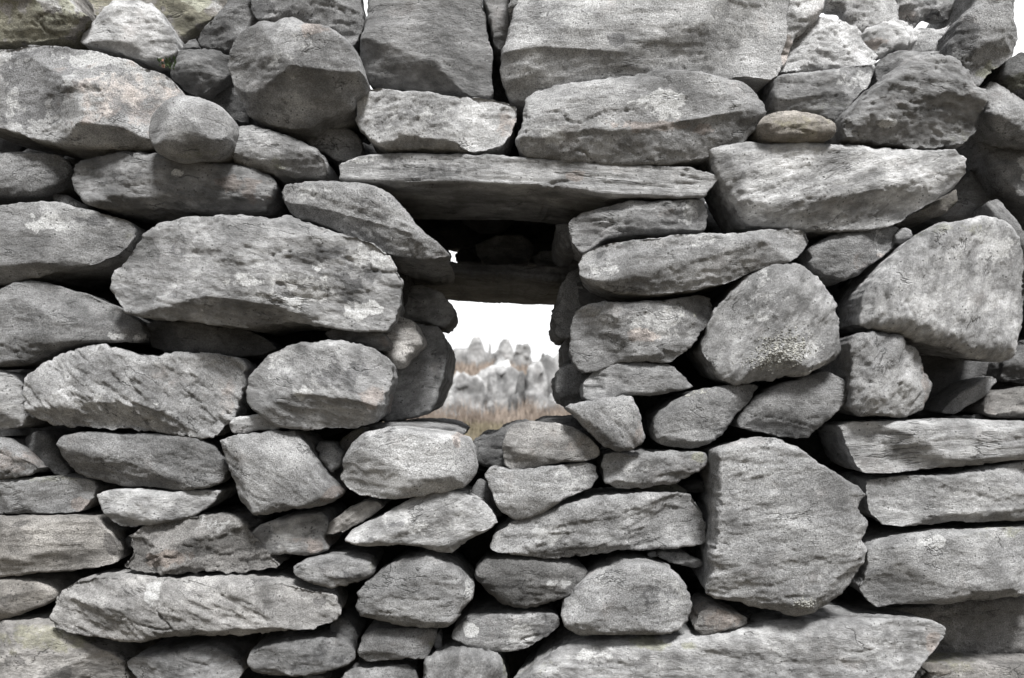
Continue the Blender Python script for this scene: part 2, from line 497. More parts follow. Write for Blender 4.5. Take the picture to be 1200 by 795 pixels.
stone('wall_stone', 'large humped stone under the huge top slab with a thin shaded lower lip',
      '603,166 610,140 620,108 650,98 690,92 740,86 775,79 800,84 830,84 868,95 886,108 900,124 898,136 886,152 872,170 830,188 780,192 700,192 640,187 614,182', y0=-.035, tone=1.06,
      lich=.3, rnd=.5, grain=4, facets=[(614,180,700,168,1.7,.85),(700,168,745,160,1.7,.85),(745,160,885,158,1.3,.8),(640,100,612,170,.6)],
      patches=[(775,130,26,16,'l',.9),(645,160,22,10,'l',.8),(770,154,60,7,'r',.9)])
stone('cobble', 'smooth oval cobble with a warm tan tint sitting on the square right hand slab',
      '886,150 890,138 905,131 925,130 955,134 974,141 982,152 979,162 968,168 920,168 896,164', y0=-.05, tone=1.0, warm=.8, rnd=.85, bulge=1.0, chis=1, rough=.6, B=.14, lich=.15, patches=[(935,150,50,20,'g',.45)])
stone('wall_stone', 'split faced block with a pale right end above the tan oval cobble',
      '903,92 912,90 940,86 985,78 1026,70 1029,84 1022,100 1006,114 995,130 980,142 965,138 945,132 908,132 902,115', y0=.0, tone=.9, rnd=.4, chis=6,
      facets=[(985,78,992,140,-.45,.8),(915,122,1000,112,1.0,.8)], patches=[(1003,90,22,18,'l',.6),(960,125,40,14,'g',.4)])
stone('chip_stone', 'dark wedge of stone behind the split faced block under the pale rubble', '908,96 916,84 932,74 960,75 988,80 960,94 930,96', y0=.05, tone=.6, B=.12)
stone('boulder', 'big dark triangular stone with a rippled face near the top right',
      '982,150 986,138 1001,118 1020,100 1035,90 1046,78 1062,68 1090,63 1112,68 1138,82 1141,99 1156,105 1158,118 1152,136 1154,150 1136,166 1105,174 1060,171 1010,168 985,166', y0=-.045,
      tone=.84, lich=.18, grain=-8, rough=1.5, rnd=.5, chis=6, facets=[(985,150,1060,128,.5,.9),(1110,170,1150,110,.8)], patches=[(1040,148,16,6,'l',.9),(1130,155,25,12,'g',.4)])
stone('wall_stone', 'grey rounded stone peeking over the dark triangular stone', '1026,82 1034,64 1056,57 1082,59 1112,58 1116,78 1060,98 1030,97', y0=.02, tone=.88, lich=.2)
# broken pale masonry at the top right, sky shows through its chinks
PK = dict(lich=.8, rough=2.0, rnd=.5, B=.045, chis=6)
stone('rubble_stone', 'pale broken column of stone at the right end of the huge top slab', '905,-30 962,-30 966,6 958,22 945,36 928,44 924,66 912,84 904,60', y0=.02, tone=1.45, patches=[(925,60,14,20,'r',.8)], **PK)
stone('rubble_stone', 'pale flaky stone above the split faced block, below the chinks of sky', '918,50 936,30 952,16 968,20 990,22 1014,36 1018,52 1034,58 1026,74 1026,84 990,88 935,88 910,86', y0=.03, tone=1.45, **PK)
stone('rubble_stone', 'pale crumbly stone along the top edge left of the twin sky chinks', '962,-40 1046,-40 1056,6 1056,30 1035,42 1005,46 985,26 985,12 962,8', y0=.05, tone=1.45, **PK)
stone('rubble_stone', 'pale knobbly stone between two chinks of sky at the top right', '996,38 1040,22 1072,22 1076,46 1062,56 1046,58 1030,70 1008,68 996,54', y0=.045, tone=1.45, patches=[(1025,52,14,7,'r',.9)], **PK)
stone('rubble_stone', 'dark pitted rubble stone on the top edge left of the leaning top right stone', '1040,-40 1132,-40 1132,14 1118,22 1104,24 1092,18 1080,26 1070,36 1044,36 1040,8', y0=.06, tone=1.25, patches=[(1080,5,30,12,'d',.6),(1060,18,20,8,'r',.6)], **PK)
stone('rubble_stone', 'small pale fluted stone under the diamond shaped chink of sky', '1050,40 1070,32 1082,33 1104,32 1122,20 1140,20 1134,76 1088,80 1062,76 1052,60', y0=.05, tone=1.5, **PK)
stone('boulder', 'tall knobbly stone leaning at the top right corner against the sky',
      '1114,64 1121,30 1130,14 1146,0 1150,-40 1184,-40 1190,2 1186,20 1198,42 1193,64 1180,76 1164,86 1150,99 1141,98 1136,82 1118,74', y0=-.03, tone=1.08, lich=.35, rough=1.6, rnd=.5,
      facets=[(1190,45,1150,95,-.01,.9),(1141,95,1192,45,1.0,.85),(1126,20,1124,75,.8,.9)], patches=[(1128,40,14,25,'d',.8),(1165,80,25,12,'g',.8)])
stone('chip_stone', 'small dark mossy stone at the right edge below the leaning top right stone', '1172,90 1176,70 1200,62 1240,66 1240,116 1195,115 1180,105', y0=.0, tone=.62, lich=.1, B=.14, rough=1.5, patches=[(1190,100,15,14,'g',.8)])
stone('wall_stone', 'smooth pale stone at the right edge beside the dark triangular stone',
      '1152,104 1166,90 1178,98 1200,116 1240,122 1240,172 1196,166 1170,156 1156,142', y0=-.01, tone=1.1, lich=.3, facets=[(1150,135,1200,158,.9)])
stone('wall_stone', 'dark stone slanting down the right edge beyond the square slab with a paler corner',
      '1138,150 1165,150 1200,166 1250,176 1250,262 1200,248 1180,236 1168,220 1156,192', y0=.05, tone=.78, lich=.15, patches=[(1200,200,18,25,'l',.8)])
stone('boulder', 'large squared pale slab right of the lintel, its underside nearly flat',
      '828,176 840,170 880,167 980,170 1060,172 1115,174 1130,190 1132,206 1120,222 1100,236 1080,248 1062,258 1040,266 985,270 930,266 880,264 866,256 858,240 848,222 836,202', y0=-.03,
      tone=1.22, lich=.3, rnd=.35, chis=2, rough=1.3, grain=15, facets=[(866,236,960,258,1.2),(960,258,1062,252,1.1),(1062,252,1130,208,1.0),(842,170,876,250,.5)], patches=[(1040,195,50,20,'l',.3)])

stone('packing_stone', 'added dark stone in the gap between the humped stone and the pale broken column', '872,78 900,84 925,86 925,140 900,150 876,128', y0=.12, tone=.55, B=.2, lich=.05)  # put in to block sky leaking through this gap
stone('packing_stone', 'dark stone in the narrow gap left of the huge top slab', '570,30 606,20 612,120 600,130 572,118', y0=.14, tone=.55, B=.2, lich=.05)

# second band, left
stone('boulder', 'big pale boulder at the left edge with a shade-darkened left face and whitish right half',
      '-60,60 0,54 35,48 60,50 110,58 160,72 195,88 210,102 217,116 214,128 196,150 176,172 150,174 110,174 60,167 20,156 0,149 -60,142', y0=-.04, tone=1.2, lich=.45, rnd=.5,
      facets=[(80,60,105,160,.5,.97),(-60,134,60,148,1.3,.8),(60,148,110,160,1.2,.85),(200,84,30,52,.9,.9),(62,60,98,150,.55,.95)],
      patches=[(45,95,48,46,'d',1.4),(150,100,50,30,'l',.5),(150,115,70,40,'r',.6),(10,115,10,20,'l',.8),(110,70,80,12,'l',.9)])  # first dark patch paints shade onto the left face
stone('cobble', 'smooth egg shaped cobble leaning against the right end of the big pale boulder',
      '175,150 182,132 202,116 223,112 250,118 270,132 276,150 273,172 260,183 232,187 205,188 185,181 176,168', y0=-.07, tone=1.12, lich=.25, rnd=.95, bulge=1.0, chis=3, rough=.5, B=.15, patches=[(230,180,40,8,'g',.4)])
stone('wall_stone', 'pale spotted stone lying right of the egg shaped cobble',
      '266,190 272,165 280,146 300,148 330,157 360,166 380,179 388,195 384,206 372,210 340,208 310,203 285,198', y0=-.03, tone=1.15, lich=.5, rnd=.8, facets=[(280,192,375,204,.9)], patches=[(330,195,30,8,'g',.4)])
stone('wall_stone', 'small greenish pale wedge tucked beneath the large faceted boulder',
      '352,158 365,148 385,143 412,148 422,164 426,178 418,190 395,190 370,176 358,166', y0=.02, tone=1.0, lich=.25, B=.14, facets=[(352,162,425,176,1.6,.8)], patches=[(375,155,15,10,'g',.4)])
stone('boulder', 'pale coarse oblong block standing on the left half of the long lintel slab',
      '415,116 418,106 430,101 460,102 500,107 545,110 585,113 606,122 608,136 602,155 588,172 560,179 500,177 450,174 436,166 422,152 416,138', y0=-.035, tone=1.3, lich=.35, rnd=.45, grain=8, rough=1.3,
      chis=4, facets=[(585,178,592,108,.9,.9),(430,164,560,172,.9,.85),(430,100,426,165,.5)], patches=[(500,140,60,25,'l',.35),(595,145,12,25,'r',.6)])
stone('lintel_slab', 'long thin lintel slab spanning the top of the window opening',
      '394,190 430,180 470,178 560,181 640,184 700,190 760,193 800,194 842,204 847,210 838,220 828,232 800,232 760,231 720,230 660,222 600,218 550,214 500,216 440,214 396,213', y0=-.03, B=.34,
      tone=1.0, lich=.25, rnd=.25, bulge=.6, chis=0, grain=-4, aniso=6, rough=1.0, cat='lintel', facets=[(400,184,520,186,-.05,1.0)],
      patches=[(672,203,12,8,'r',1),(480,198,70,16,'d',.45),(410,187,25,5,'l',.8)])
stone('wall_stone', 'dark flat stone with pinkish blotches below the egg shaped cobble',
      '78,206 85,192 105,185 140,179 190,180 235,188 290,195 316,205 325,220 322,235 312,247 280,250 220,248 160,247 120,244 100,236 85,222', y0=-.03, tone=.82, lich=.2, rnd=.45, grain=-8, rough=1.3, B=.25,
      facets=[(90,222,160,236,.8),(160,236,318,236,.8)], patches=[(272,218,14,10,'r',1),(295,225,20,14,'r',.7),(140,205,50,16,'d',.4),(215,206,8,4,'l',.9)])
stone('wall_stone', 'rounded grey stone at the left edge beneath the big pale boulder',
      '-60,178 0,176 40,178 70,183 82,194 78,207 60,222 30,232 0,234 -60,234', y0=.0, tone=.9, rnd=.6, lich=.35, patches=[(55,190,18,8,'g',.5)])
stone('wall_stone', 'broad grey stone with a white splash, left of the huge lichen marked boulder',
      '-60,242 0,240 30,236 60,235 90,243 120,247 146,255 157,266 155,278 140,298 110,313 60,322 20,331 0,334 -60,336', y0=-.03, tone=.95, lich=.3, rnd=.5,
      facets=[(-60,322,60,312,1.2,.85),(60,312,155,272,.9,.85)], patches=[(62,265,22,12,'l',1),(118,258,14,10,'d',.8),(92,258,8,5,'d',.8),(145,275,10,20,'g',.4)])
stone('chip_stone', 'thin dark sliver under the left end of the flat stone with pinkish blotches', '60,228 75,229 104,243 96,250 70,244', y0=.02, tone=.7, B=.12)
stone('wall_stone', 'domed dark grey stone at the left edge below the stone with the white splash',
      '-60,342 0,337 35,328 60,332 100,345 140,362 164,380 168,393 164,401 140,401 90,404 60,415 30,428 0,432 -60,434', y0=-.03, tone=.85, lich=.28, rnd=.55, patches=[(145,395,18,6,'l',.8),(140,350,30,20,'r',.3)])
stone('boulder', 'huge rounded boulder left of the window with white lichen splashes and black spots',
      '126,340 132,320 148,296 165,276 185,262 210,255 260,250 300,251 340,255 365,263 395,270 422,276 446,288 463,306 470,330 471,355 465,376 450,388 420,388 380,384 330,381 300,386 260,383 200,376 160,372 140,362', y0=-.075,
      tone=.98, lich=.42, rnd=.6, bulge=.75, chis=5, rough=1.1, B=.3, grain=-10,
      facets=[(140,358,330,362,1.2,.85),(330,362,450,374,1.2,.85),(448,380,452,290,.9,.8),(455,300,395,268,1.1,.85),(205,262,280,330,-.02,1)],
      patches=[(365,342,36,22,'l',1),(345,350,26,10,'l',.9),(420,362,26,10,'l',1),(300,335,30,10,'l',.6),(440,300,30,18,'l',.6),(405,335,20,25,'d',.8),(390,298,18,10,'d',.8),(335,345,8,10,'d',1),(210,290,18,14,'d',.6),(240,350,60,12,'d',.4),(435,320,14,14,'d',.7)])
stone('wall_stone', 'tapering stone with a smooth curved underside running under the left end of the lintel slab',
      '326,226 335,216 360,213 400,214 440,217 462,232 480,252 505,278 528,300 500,306 455,300 420,284 380,266 345,256 332,244', y0=-.04, tone=1.02, rnd=.6, chis=2, grain=-18, B=.5, lich=.3, cat='stone',
      facets=[(330,236,520,288,1.2,.9)], patches=[(470,240,14,10,'d',.6),(365,228,25,10,'l',.5)])
stone('wall_stone', 'thin dark flat stone under the huge rounded boulder, left part',
      '167,379 185,374 230,377 290,387 318,401 323,410 300,417 240,418 190,413 170,406', y0=.0, tone=.68, lich=.15, B=.2, rough=1.4, grain=-8, patches=[(185,385,20,8,'g',.4)])
stone('wall_stone', 'wide pale stepped stone with a sloping right side, left below the huge rounded boulder',
      '27,460 28,445 50,428 88,410 94,405 120,404 150,406 175,415 240,414 275,418 287,428 284,452 270,490 255,513 240,514 190,509 120,506 60,498 36,490 28,480', y0=-.045, tone=1.2, lich=.35, rnd=.3, chis=3, rough=1.7, grain=-38,
      facets=[(250,514,278,418,.9,.85),(95,404,82,500,.55,.9)], patches=[(262,465,10,40,'r',.5),(130,480,60,16,'l',.5),(200,445,40,14,'r',.4)])
stone('wall_stone', 'rough pale stone cut by the left edge, left of the wide stepped stone', '-60,430 0,432 20,438 28,450 26,476 24,500 5,507 -60,508', y0=-.03, tone=1.05, lich=.3, rough=1.3)
stone('wall_stone', 'grey stone with upturned left end and pale lower corner, left of the dark jamb',
      '285,462 292,440 310,418 335,404 370,398 410,400 440,410 457,425 460,440 453,465 446,490 430,500 400,506 360,504 330,500 300,484 288,472', y0=-.07, tone=1.0, lich=.3, rnd=.55, grain=-20, rough=1.2, chis=3,
      facets=[(286,456,350,464,1.3,.85),(350,464,440,480,1.3,.85),(440,490,450,410,.6,.85)], patches=[(400,440,32,22,'d',.7),(360,460,16,8,'l',.9),(438,470,12,18,'r',.7),(325,430,20,16,'l',.4)])
stone('wall_stone', 'small flat stone under the right corner of the huge rounded boulder', '376,390 388,382 420,380 440,382 455,394 458,410 446,413 420,406 385,399', y0=-.03, tone=.72, lich=.15, B=.2, rough=1.2, patches=[(450,402,8,8,'r',.6)])
stone('wall_stone', 'pale scabby stone pinched between the huge boulder and the dark jamb stone', '438,374 470,370 486,376 494,392 496,402 486,412 474,430 462,432 450,414', y0=.04, tone=1.35, lich=.4, warm=.4, B=.25, rough=1.2)
# jambs and head of the opening
stone('wall_stone', 'dark blunt stone jutting into the window opening at its upper left',
      '455,346 474,336 492,335 512,341 526,352 533,364 531,374 520,384 500,381 470,376', y0=.22, tone=1.0, B=.3, lich=.15, rnd=.35, rough=1.3, chis=7)
stone('jamb_stone', 'tall dark smooth stone forming the left side of the window opening',
      '436,395 462,386 486,380 510,383 523,394 526,410 522,440 513,466 504,484 490,493 450,497 430,470', y0=.16, tone=1.05, B=.5, lich=.1, rnd=.25, bulge=.6, chis=2, rough=1.1, grain=20, cat='jamb stone')
stone('lintel_slab', 'inner lintel slab darkened for shade behind the long one, just above the view',
      '440,306 520,303 560,306 600,306 650,311 690,311 720,313 720,332 690,326 640,328 600,323 560,324 520,319 440,322', y0=.26, B=.50, tone=.7, rnd=.4, rough=2, chis=0, grain=-2, aniso=6, lich=.05, cat='lintel')  # tone lowered to stand for the unlit faces inside the opening
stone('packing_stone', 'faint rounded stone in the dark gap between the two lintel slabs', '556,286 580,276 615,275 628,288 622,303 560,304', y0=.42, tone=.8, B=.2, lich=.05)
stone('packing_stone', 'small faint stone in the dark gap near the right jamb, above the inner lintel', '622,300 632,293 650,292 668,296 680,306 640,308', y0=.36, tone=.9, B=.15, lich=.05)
stone('wall_stone', 'stone with a banded pale right end directly under the right end of the lintel slab',
      '667,258 680,247 710,240 736,232 760,236 800,232 826,234 833,250 828,269 800,270 750,275 710,279 695,290 682,296 670,285', y0=-.015, tone=.95, lich=.3, rnd=.45, chis=4,
      facets=[(735,234,742,275,.7,.9),(815,272,822,232,.9,.9)], patches=[(810,250,16,16,'l',.6),(778,252,12,10,'r',.5)])
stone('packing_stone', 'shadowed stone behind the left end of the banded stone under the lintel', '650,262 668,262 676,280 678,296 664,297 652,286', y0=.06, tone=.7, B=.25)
stone('boulder', 'long wedge shaped stone with a shaded lower face, upper right side of the window',
      '676,308 682,296 705,285 740,279 800,272 860,272 900,267 930,264 948,269 953,282 945,296 928,309 880,322 850,336 800,343 760,348 720,343 690,330 678,320', y0=-.065, tone=1.08, lich=.28, rnd=.5, grain=5,
      chis=2, facets=[(690,322,725,334,1.0,.85),(725,334,830,304,1.3,.9),(830,304,955,276,1.4,.9),(700,340,690,285,-.01,1),(688,290,698,330,.8,.85)], patches=[(710,320,20,12,'l',.6),(825,280,18,12,'l',.5),(703,297,10,10,'d',.7)])
stone('wall_stone', 'blocky stone with flaky lichen streaks forming the middle right jamb of the window',
      '668,382 672,366 684,358 700,353 740,352 790,348 820,342 834,345 843,360 838,375 822,394 806,412 790,426 770,427 730,424 700,436 684,438 672,425 667,402', y0=-.04, tone=1.0, lich=.35, rnd=.5, rough=1.3, B=.3,
      facets=[(712,350,730,428,.6,.85),(700,424,800,406,1.0,.85)], patches=[(775,380,35,18,'l',.6),(750,395,16,8,'r',.9),(800,365,25,12,'g',.3)])
stone('wall_stone', 'flat topped small stone with a fine grained face, under the flaky blocky jamb stone',
      '682,456 685,445 705,429 725,421 755,422 785,425 800,439 814,453 800,456 770,462 740,463 720,466 695,470 684,466', y0=-.035, tone=1.0, lich=.25, rnd=.6, B=.22, facets=[(735,421,740,466,.4,.9)])
stone('wall_stone', 'rough stone pointing left towards the sill, on the lower right corner of the window',
      '660,477 675,471 700,468 722,466 739,464 746,476 752,500 755,519 745,525 722,529 705,521 690,506 675,490', y0=-.07, tone=1.0, lich=.2, rnd=.5, rough=1.6, grain=-50, B=.2, patches=[(748,500,8,25,'r',.6)])
stone('jamb_stone', 'knobbly dark stone at the upper right of the window opening below the inner lintel',
      '648,378 647,366 653,352 658,335 668,318 684,312 700,330 692,372 676,392 664,397 652,391', y0=.16, tone=1.0, B=.4, lich=.1, rnd=.3, chis=7, rough=1.6, cat='jamb stone')
stone('jamb_stone', 'narrow dark jamb stone half hidden behind the flaky blocky stone', '660,396 672,388 700,392 700,432 672,436 663,428', y0=.2, tone=.8, B=.4, lich=.1, cat='jamb stone')
stone('jamb_stone', 'rounded dark stone at the lower right of the window opening', '652,448 656,434 668,426 696,430 700,476 672,482 660,478 654,466', y0=.1, tone=1.0, B=.45, lich=.1, rnd=.3, rough=1.7, chis=7, cat='jamb stone')
stone('packing_stone', 'added dark stone filling the gap behind the wedge shaped stone and the blocky jamb stone', '676,330 700,322 760,330 770,360 700,364 680,354', y0=.14, tone=.6, B=.25, lich=.05)  # added to stop sky light leaking beside the right jamb
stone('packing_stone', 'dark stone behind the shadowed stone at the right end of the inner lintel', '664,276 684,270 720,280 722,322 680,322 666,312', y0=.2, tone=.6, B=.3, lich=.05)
stone('packing_stone', 'added dark stone closing the gap left of the blunt stone in the window', '436,300 460,304 478,318 480,350 466,372 436,372', y0=.2, tone=.6, B=.35, lich=.05)  # added plug against sky light leaking past the left jamb
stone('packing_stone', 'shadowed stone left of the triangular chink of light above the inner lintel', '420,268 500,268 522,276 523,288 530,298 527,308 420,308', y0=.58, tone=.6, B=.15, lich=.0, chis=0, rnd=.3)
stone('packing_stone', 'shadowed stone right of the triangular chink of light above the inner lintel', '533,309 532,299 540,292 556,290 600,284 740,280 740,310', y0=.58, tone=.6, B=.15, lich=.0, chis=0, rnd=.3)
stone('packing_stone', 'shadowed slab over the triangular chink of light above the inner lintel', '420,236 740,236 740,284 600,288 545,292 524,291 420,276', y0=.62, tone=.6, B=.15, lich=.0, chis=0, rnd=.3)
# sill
stone('sill_stone', 'pale smooth block with a reddish crack forming the left half of the sill',
      '398,562 400,540 410,520 424,506 448,500 500,502 532,507 550,516 560,530 562,546 556,562 546,573 520,577 480,584 450,585 420,582 406,575', y0=-.075, tone=1.22, lich=.35, rnd=.4, B=.3, rough=.8, chis=1, cat='sill stone',
      facets=[(402,562,440,570,1.1,.85),(440,570,560,556,1.1,.85),(534,590,531,500,1.1,.95),(430,506,402,556,.6,.85)],
      patches=[(480,530,40,18,'l',.3),(535,514,5,10,'r',1),(534,518,3,8,'d',.8)])
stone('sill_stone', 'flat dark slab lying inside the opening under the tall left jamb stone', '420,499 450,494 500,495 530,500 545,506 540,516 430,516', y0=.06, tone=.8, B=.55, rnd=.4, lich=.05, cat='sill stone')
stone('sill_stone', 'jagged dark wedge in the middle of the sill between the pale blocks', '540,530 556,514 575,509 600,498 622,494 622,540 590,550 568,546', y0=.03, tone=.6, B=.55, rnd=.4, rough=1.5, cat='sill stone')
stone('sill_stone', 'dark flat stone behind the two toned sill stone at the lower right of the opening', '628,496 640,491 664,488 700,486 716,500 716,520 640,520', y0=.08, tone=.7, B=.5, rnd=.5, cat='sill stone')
stone('sill_stone', 'two toned sill stone with a smooth tan patch, right half of the sill',
      '588,520 592,507 602,498 625,493 650,494 672,500 692,512 706,530 700,540 660,543 630,549 600,552 590,545', y0=-.05, tone=1.05, warm=.3, lich=.2, rnd=.5, B=.3, rough=.8, cat='sill stone', patches=[(600,520,14,16,'l',.3),(640,520,40,20,'r',.4)], facets=[(625,492,606,552,.3,.9)])

# right side
round_stone = stone('boulder', 'large round stone with crusty grey lichen on it, right of the window',
      '820,406 828,380 845,350 868,323 895,310 925,308 950,316 974,340 986,368 986,400 978,421 962,434 925,444 880,450 850,448 830,430', y0=-.05, tone=.95, lich=.3, rnd=.72, bulge=.6, rough=1.5, grain=60,
      facets=[(905,308,900,450,.35,.95),(905,450,905,310,.15,.95)], patches=[(925,410,35,22,'l',.6),(915,400,30,18,'d',.5),(890,345,22,35,'l',.4),(955,435,14,10,'l',.8)])
stone('wall_stone', 'angular stone with a rough triangular right end under the square pale slab',
      '944,292 965,278 988,270 1030,266 1056,266 1051,288 1032,304 1006,324 985,331 962,325 946,315', y0=-.005, tone=.9, rnd=.4, rough=1.2, chis=5, facets=[(1015,262,990,335,-.3,.9),(985,330,1055,275,.9,.9)], patches=[(1020,310,25,16,'r',.5),(1035,285,16,16,'l',.4)])
stone('chip_stone', 'tiny mossy pebble wedged beside the angular stone under the square pale slab', '1050,276 1058,268 1068,270 1070,280 1062,286 1052,284', y0=-.01, tone=1.0, lich=.5, B=.08, step=1.5)
stone('packing_stone', 'brownish stone seen under the lower right corner of the square pale slab', '1050,262 1075,246 1100,234 1122,220 1124,236 1110,250 1075,256', y0=.03, tone=.85, warm=.7, B=.15, rough=1.4, patches=[(1090,242,40,20,'g',.5)])
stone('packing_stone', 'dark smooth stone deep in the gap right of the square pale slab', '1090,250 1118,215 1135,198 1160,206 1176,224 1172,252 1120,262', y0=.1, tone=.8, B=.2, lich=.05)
stone('wall_stone', 'thin slanting stone behind the right shoulder of the great grey slab at the right edge', '1158,240 1168,234 1182,252 1196,275 1210,300 1230,345 1200,320 1178,280', y0=.03, tone=.85, B=.18, rough=1.4, grain=-50)
stone('boulder', 'great coarse grey slab leaning at the right edge with a shaded left side',
      '1006,382 1009,350 1018,330 1036,307 1060,285 1080,268 1110,258 1150,256 1172,260 1190,284 1198,310 1198,350 1195,392 1187,419 1170,424 1130,415 1090,405 1050,392 1020,386', y0=-.055, tone=1.12, lich=.3, rnd=.32, chis=2, rough=1.3, grain=75,
      facets=[(1075,262,1032,330,1.0,.9),(1032,330,1034,400,.8,.9),(1010,376,1100,400,.6,.9),(1172,424,1184,262,.35,.95)], patches=[(1155,295,30,18,'l',.6),(1100,270,50,9,'g',.5),(1030,340,14,40,'d',.35)])  # dark patch paints extra shade onto the left side
stone('wall_stone', 'pale half round stone standing upright, left of the deep dark gap on the right',
      '995,396 1004,387 1026,388 1055,395 1078,412 1089,436 1092,456 1085,478 1070,488 1040,490 1010,487 998,478 996,440', y0=-.05, tone=1.1, lich=.25, rnd=.45, rough=1.5, grain=60,
      facets=[(1012,386,1018,488,.7,.9),(1080,470,1084,420,.7,.9)], patches=[(1088,455,6,40,'r',.6)])
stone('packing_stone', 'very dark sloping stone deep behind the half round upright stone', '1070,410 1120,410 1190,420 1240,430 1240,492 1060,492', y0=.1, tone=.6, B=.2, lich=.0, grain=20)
stone('chip_stone', 'small finger shaped stone pointing up right in the deep dark gap', '1106,484 1116,468 1134,453 1150,443 1165,440 1173,443 1172,449 1164,453 1160,463 1140,475 1120,486', y0=.0, tone=.9, B=.12, rnd=.5, lich=.15, facets=[(1128,452,1140,478,.8,.9)])
stone('wall_stone', 'dark rugged stone at the right edge under the great grey slab', '1172,440 1178,425 1190,410 1196,398 1250,390 1250,448 1195,450 1178,448', y0=.02, tone=.65, rough=1.6, B=.18)
stone('wall_stone', 'small brownish grey stone at the right edge above the striped long slab', '1152,482 1157,470 1168,461 1184,456 1250,450 1250,492 1160,491', y0=-.01, tone=.8, warm=.4, rnd=.7, B=.2)
stone('chip_stone', 'low dark stone lying on the striped slab in the deep gap', '1100,492 1115,487 1150,484 1160,492 1155,498 1105,498', y0=.02, tone=.65, B=.1)
stone('wall_stone', 'angular slab with fine cracks below the crusty round stone',
      '864,492 872,480 886,465 910,450 940,440 970,434 990,444 996,460 990,474 975,490 955,506 946,516 920,514 880,506 866,502', y0=-.03, tone=.95, lich=.25, rnd=.4, rough=1.2, chis=3, grain=-5, facets=[(864,492,905,496,1.5,.85),(905,496,955,502,1.5,.85),(955,502,990,478,.8,.9)])
kite_stone = stone('wall_stone', 'speckled kite shaped stone with a pointed upper right corner, lower right of the window',
      '764,502 770,485 790,468 815,457 850,452 885,450 892,453 882,468 862,490 846,510 830,523 815,526 790,526 768,520', y0=-.04, tone=.95, lich=.28, rnd=.4, rough=1.1, facets=[(768,512,830,520,1.2,.9),(785,468,772,515,.8,.9)])
stone('wall_stone', 'lozenge shaped stone with a lichen spotted face, below the kite shaped stone',
      '704,542 708,532 725,529 750,530 800,530 828,531 831,541 816,555 790,568 750,573 720,575 708,566', y0=-.05, tone=1.0, lich=.35, rnd=.45, rough=1.1, facets=[(706,560,760,562,.9,.85),(760,562,830,540,1.0,.85)], patches=[(822,535,10,6,'g',.8),(735,550,25,12,'l',.4)])
stone('chip_stone', 'little dark stone in the gap left of the tall face slab', '798,570 812,562 832,560 838,572 822,580 804,578', y0=.03, tone=.6, B=.12)
stone('chip_stone', 'greenish sliver of stone on top of the long pale stone beneath the lozenge shaped one', '742,578 752,570 790,566 806,576 800,584 750,584', y0=.0, tone=.9, B=.14, patches=[(775,572,40,12,'g',.8)])
stone('wall_stone', 'pale wedge with a dark faceted left end, below the two toned sill stone',
      '566,556 576,547 600,550 640,544 685,541 700,547 703,560 692,574 650,590 632,602 616,609 602,610 586,599 576,582', y0=-.055, tone=1.12, lich=.35, rnd=.45, chis=3, facets=[(620,545,634,606,.55,.9),(630,600,702,566,1.1,.9)], patches=[(670,562,30,14,'l',.5)])
stone('boulder', 'long pale rough stone below the lozenge shaped stone, centre of the lower wall',
      '571,641 575,628 600,612 640,598 690,586 740,580 790,578 810,580 822,595 830,614 831,636 822,641 780,643 730,646 690,653 650,656 600,651 575,648', y0=-.05, tone=1.2, lich=.35, rnd=.4, rough=1.3, grain=6,
      facets=[(690,570,600,622,.7,.9),(600,644,830,632,.9,.9)], patches=[(640,625,25,14,'l',.5)])
tall_slab = stone('boulder', 'tall flat faced slab with an indented right side, biggest stone of the lower right',
      '833,536 838,525 860,517 890,511 915,512 935,522 960,540 985,555 1008,569 1015,578 1006,592 1005,601 1015,613 1013,625 1009,633 1015,646 1012,660 1000,680 986,698 970,706 950,720 930,723 880,713 840,703 826,696 828,670 832,620 836,580', y0=-.085,
      tone=1.08, lich=.28, rnd=.22, bulge=1.0, chis=1, rough=1.1, grain=5, B=.24, facets=[(828,690,900,700,.6,.9),(940,712,1012,642,.7,.9),(1000,700,960,640,-.01,1.0),(930,520,1010,575,-.3,1.0)], patches=[(905,600,60,60,'l',.2),(960,690,30,20,'l',.3)])
stone('wall_stone', 'striped long slab at the right edge under the deep dark gap',
      '986,498 1000,493 1060,492 1140,490 1190,491 1260,495 1260,538 1180,542 1100,550 1050,557 1015,557 1004,546 994,522', y0=-.045, tone=1.1, lich=.3, rnd=.4, grain=3, aniso=6, rough=1.2, facets=[(1000,488,1030,560,.7,.9),(1015,548,1200,534,.9,.9)])
stone('wall_stone', 'pale slab with a shaded lower left corner at the right edge, under the striped slab',
      '1015,576 1018,562 1060,557 1130,553 1200,544 1260,540 1260,606 1190,609 1130,613 1085,618 1040,618 1022,602', y0=-.035, tone=1.15, lich=.3, rnd=.4, chis=2, facets=[(1030,560,1085,620,.7,.9),(1085,606,1200,596,.7,.9)])
stone('wall_stone', 'mottled slab with a dark left end at the right edge, second below the striped slab',
      '1006,690 1014,666 1015,645 1026,635 1060,626 1120,619 1180,615 1260,612 1260,692 1170,702 1100,706 1060,708 1032,714 1018,706', y0=-.035, tone=1.05, lich=.33, rnd=.45, rough=1.2, facets=[(1040,625,1048,715,.8,.9),(1060,700,1240,682,.8,.9)], patches=[(1085,636,14,9,'l',.9),(1030,670,16,30,'d',.4),(1180,622,40,8,'g',.5)])
stone('wall_stone', 'dark recessed stone under the mottled slab in the lower right corner',
      '985,712 1100,702 1260,690 1260,766 1180,766 1140,773 1110,780 1080,775', y0=.08, tone=1.05, B=.22, rnd=.4, chis=1, lich=.25, rough=2.0, warm=.3, patches=[(1120,735,60,35,'g',.3)])
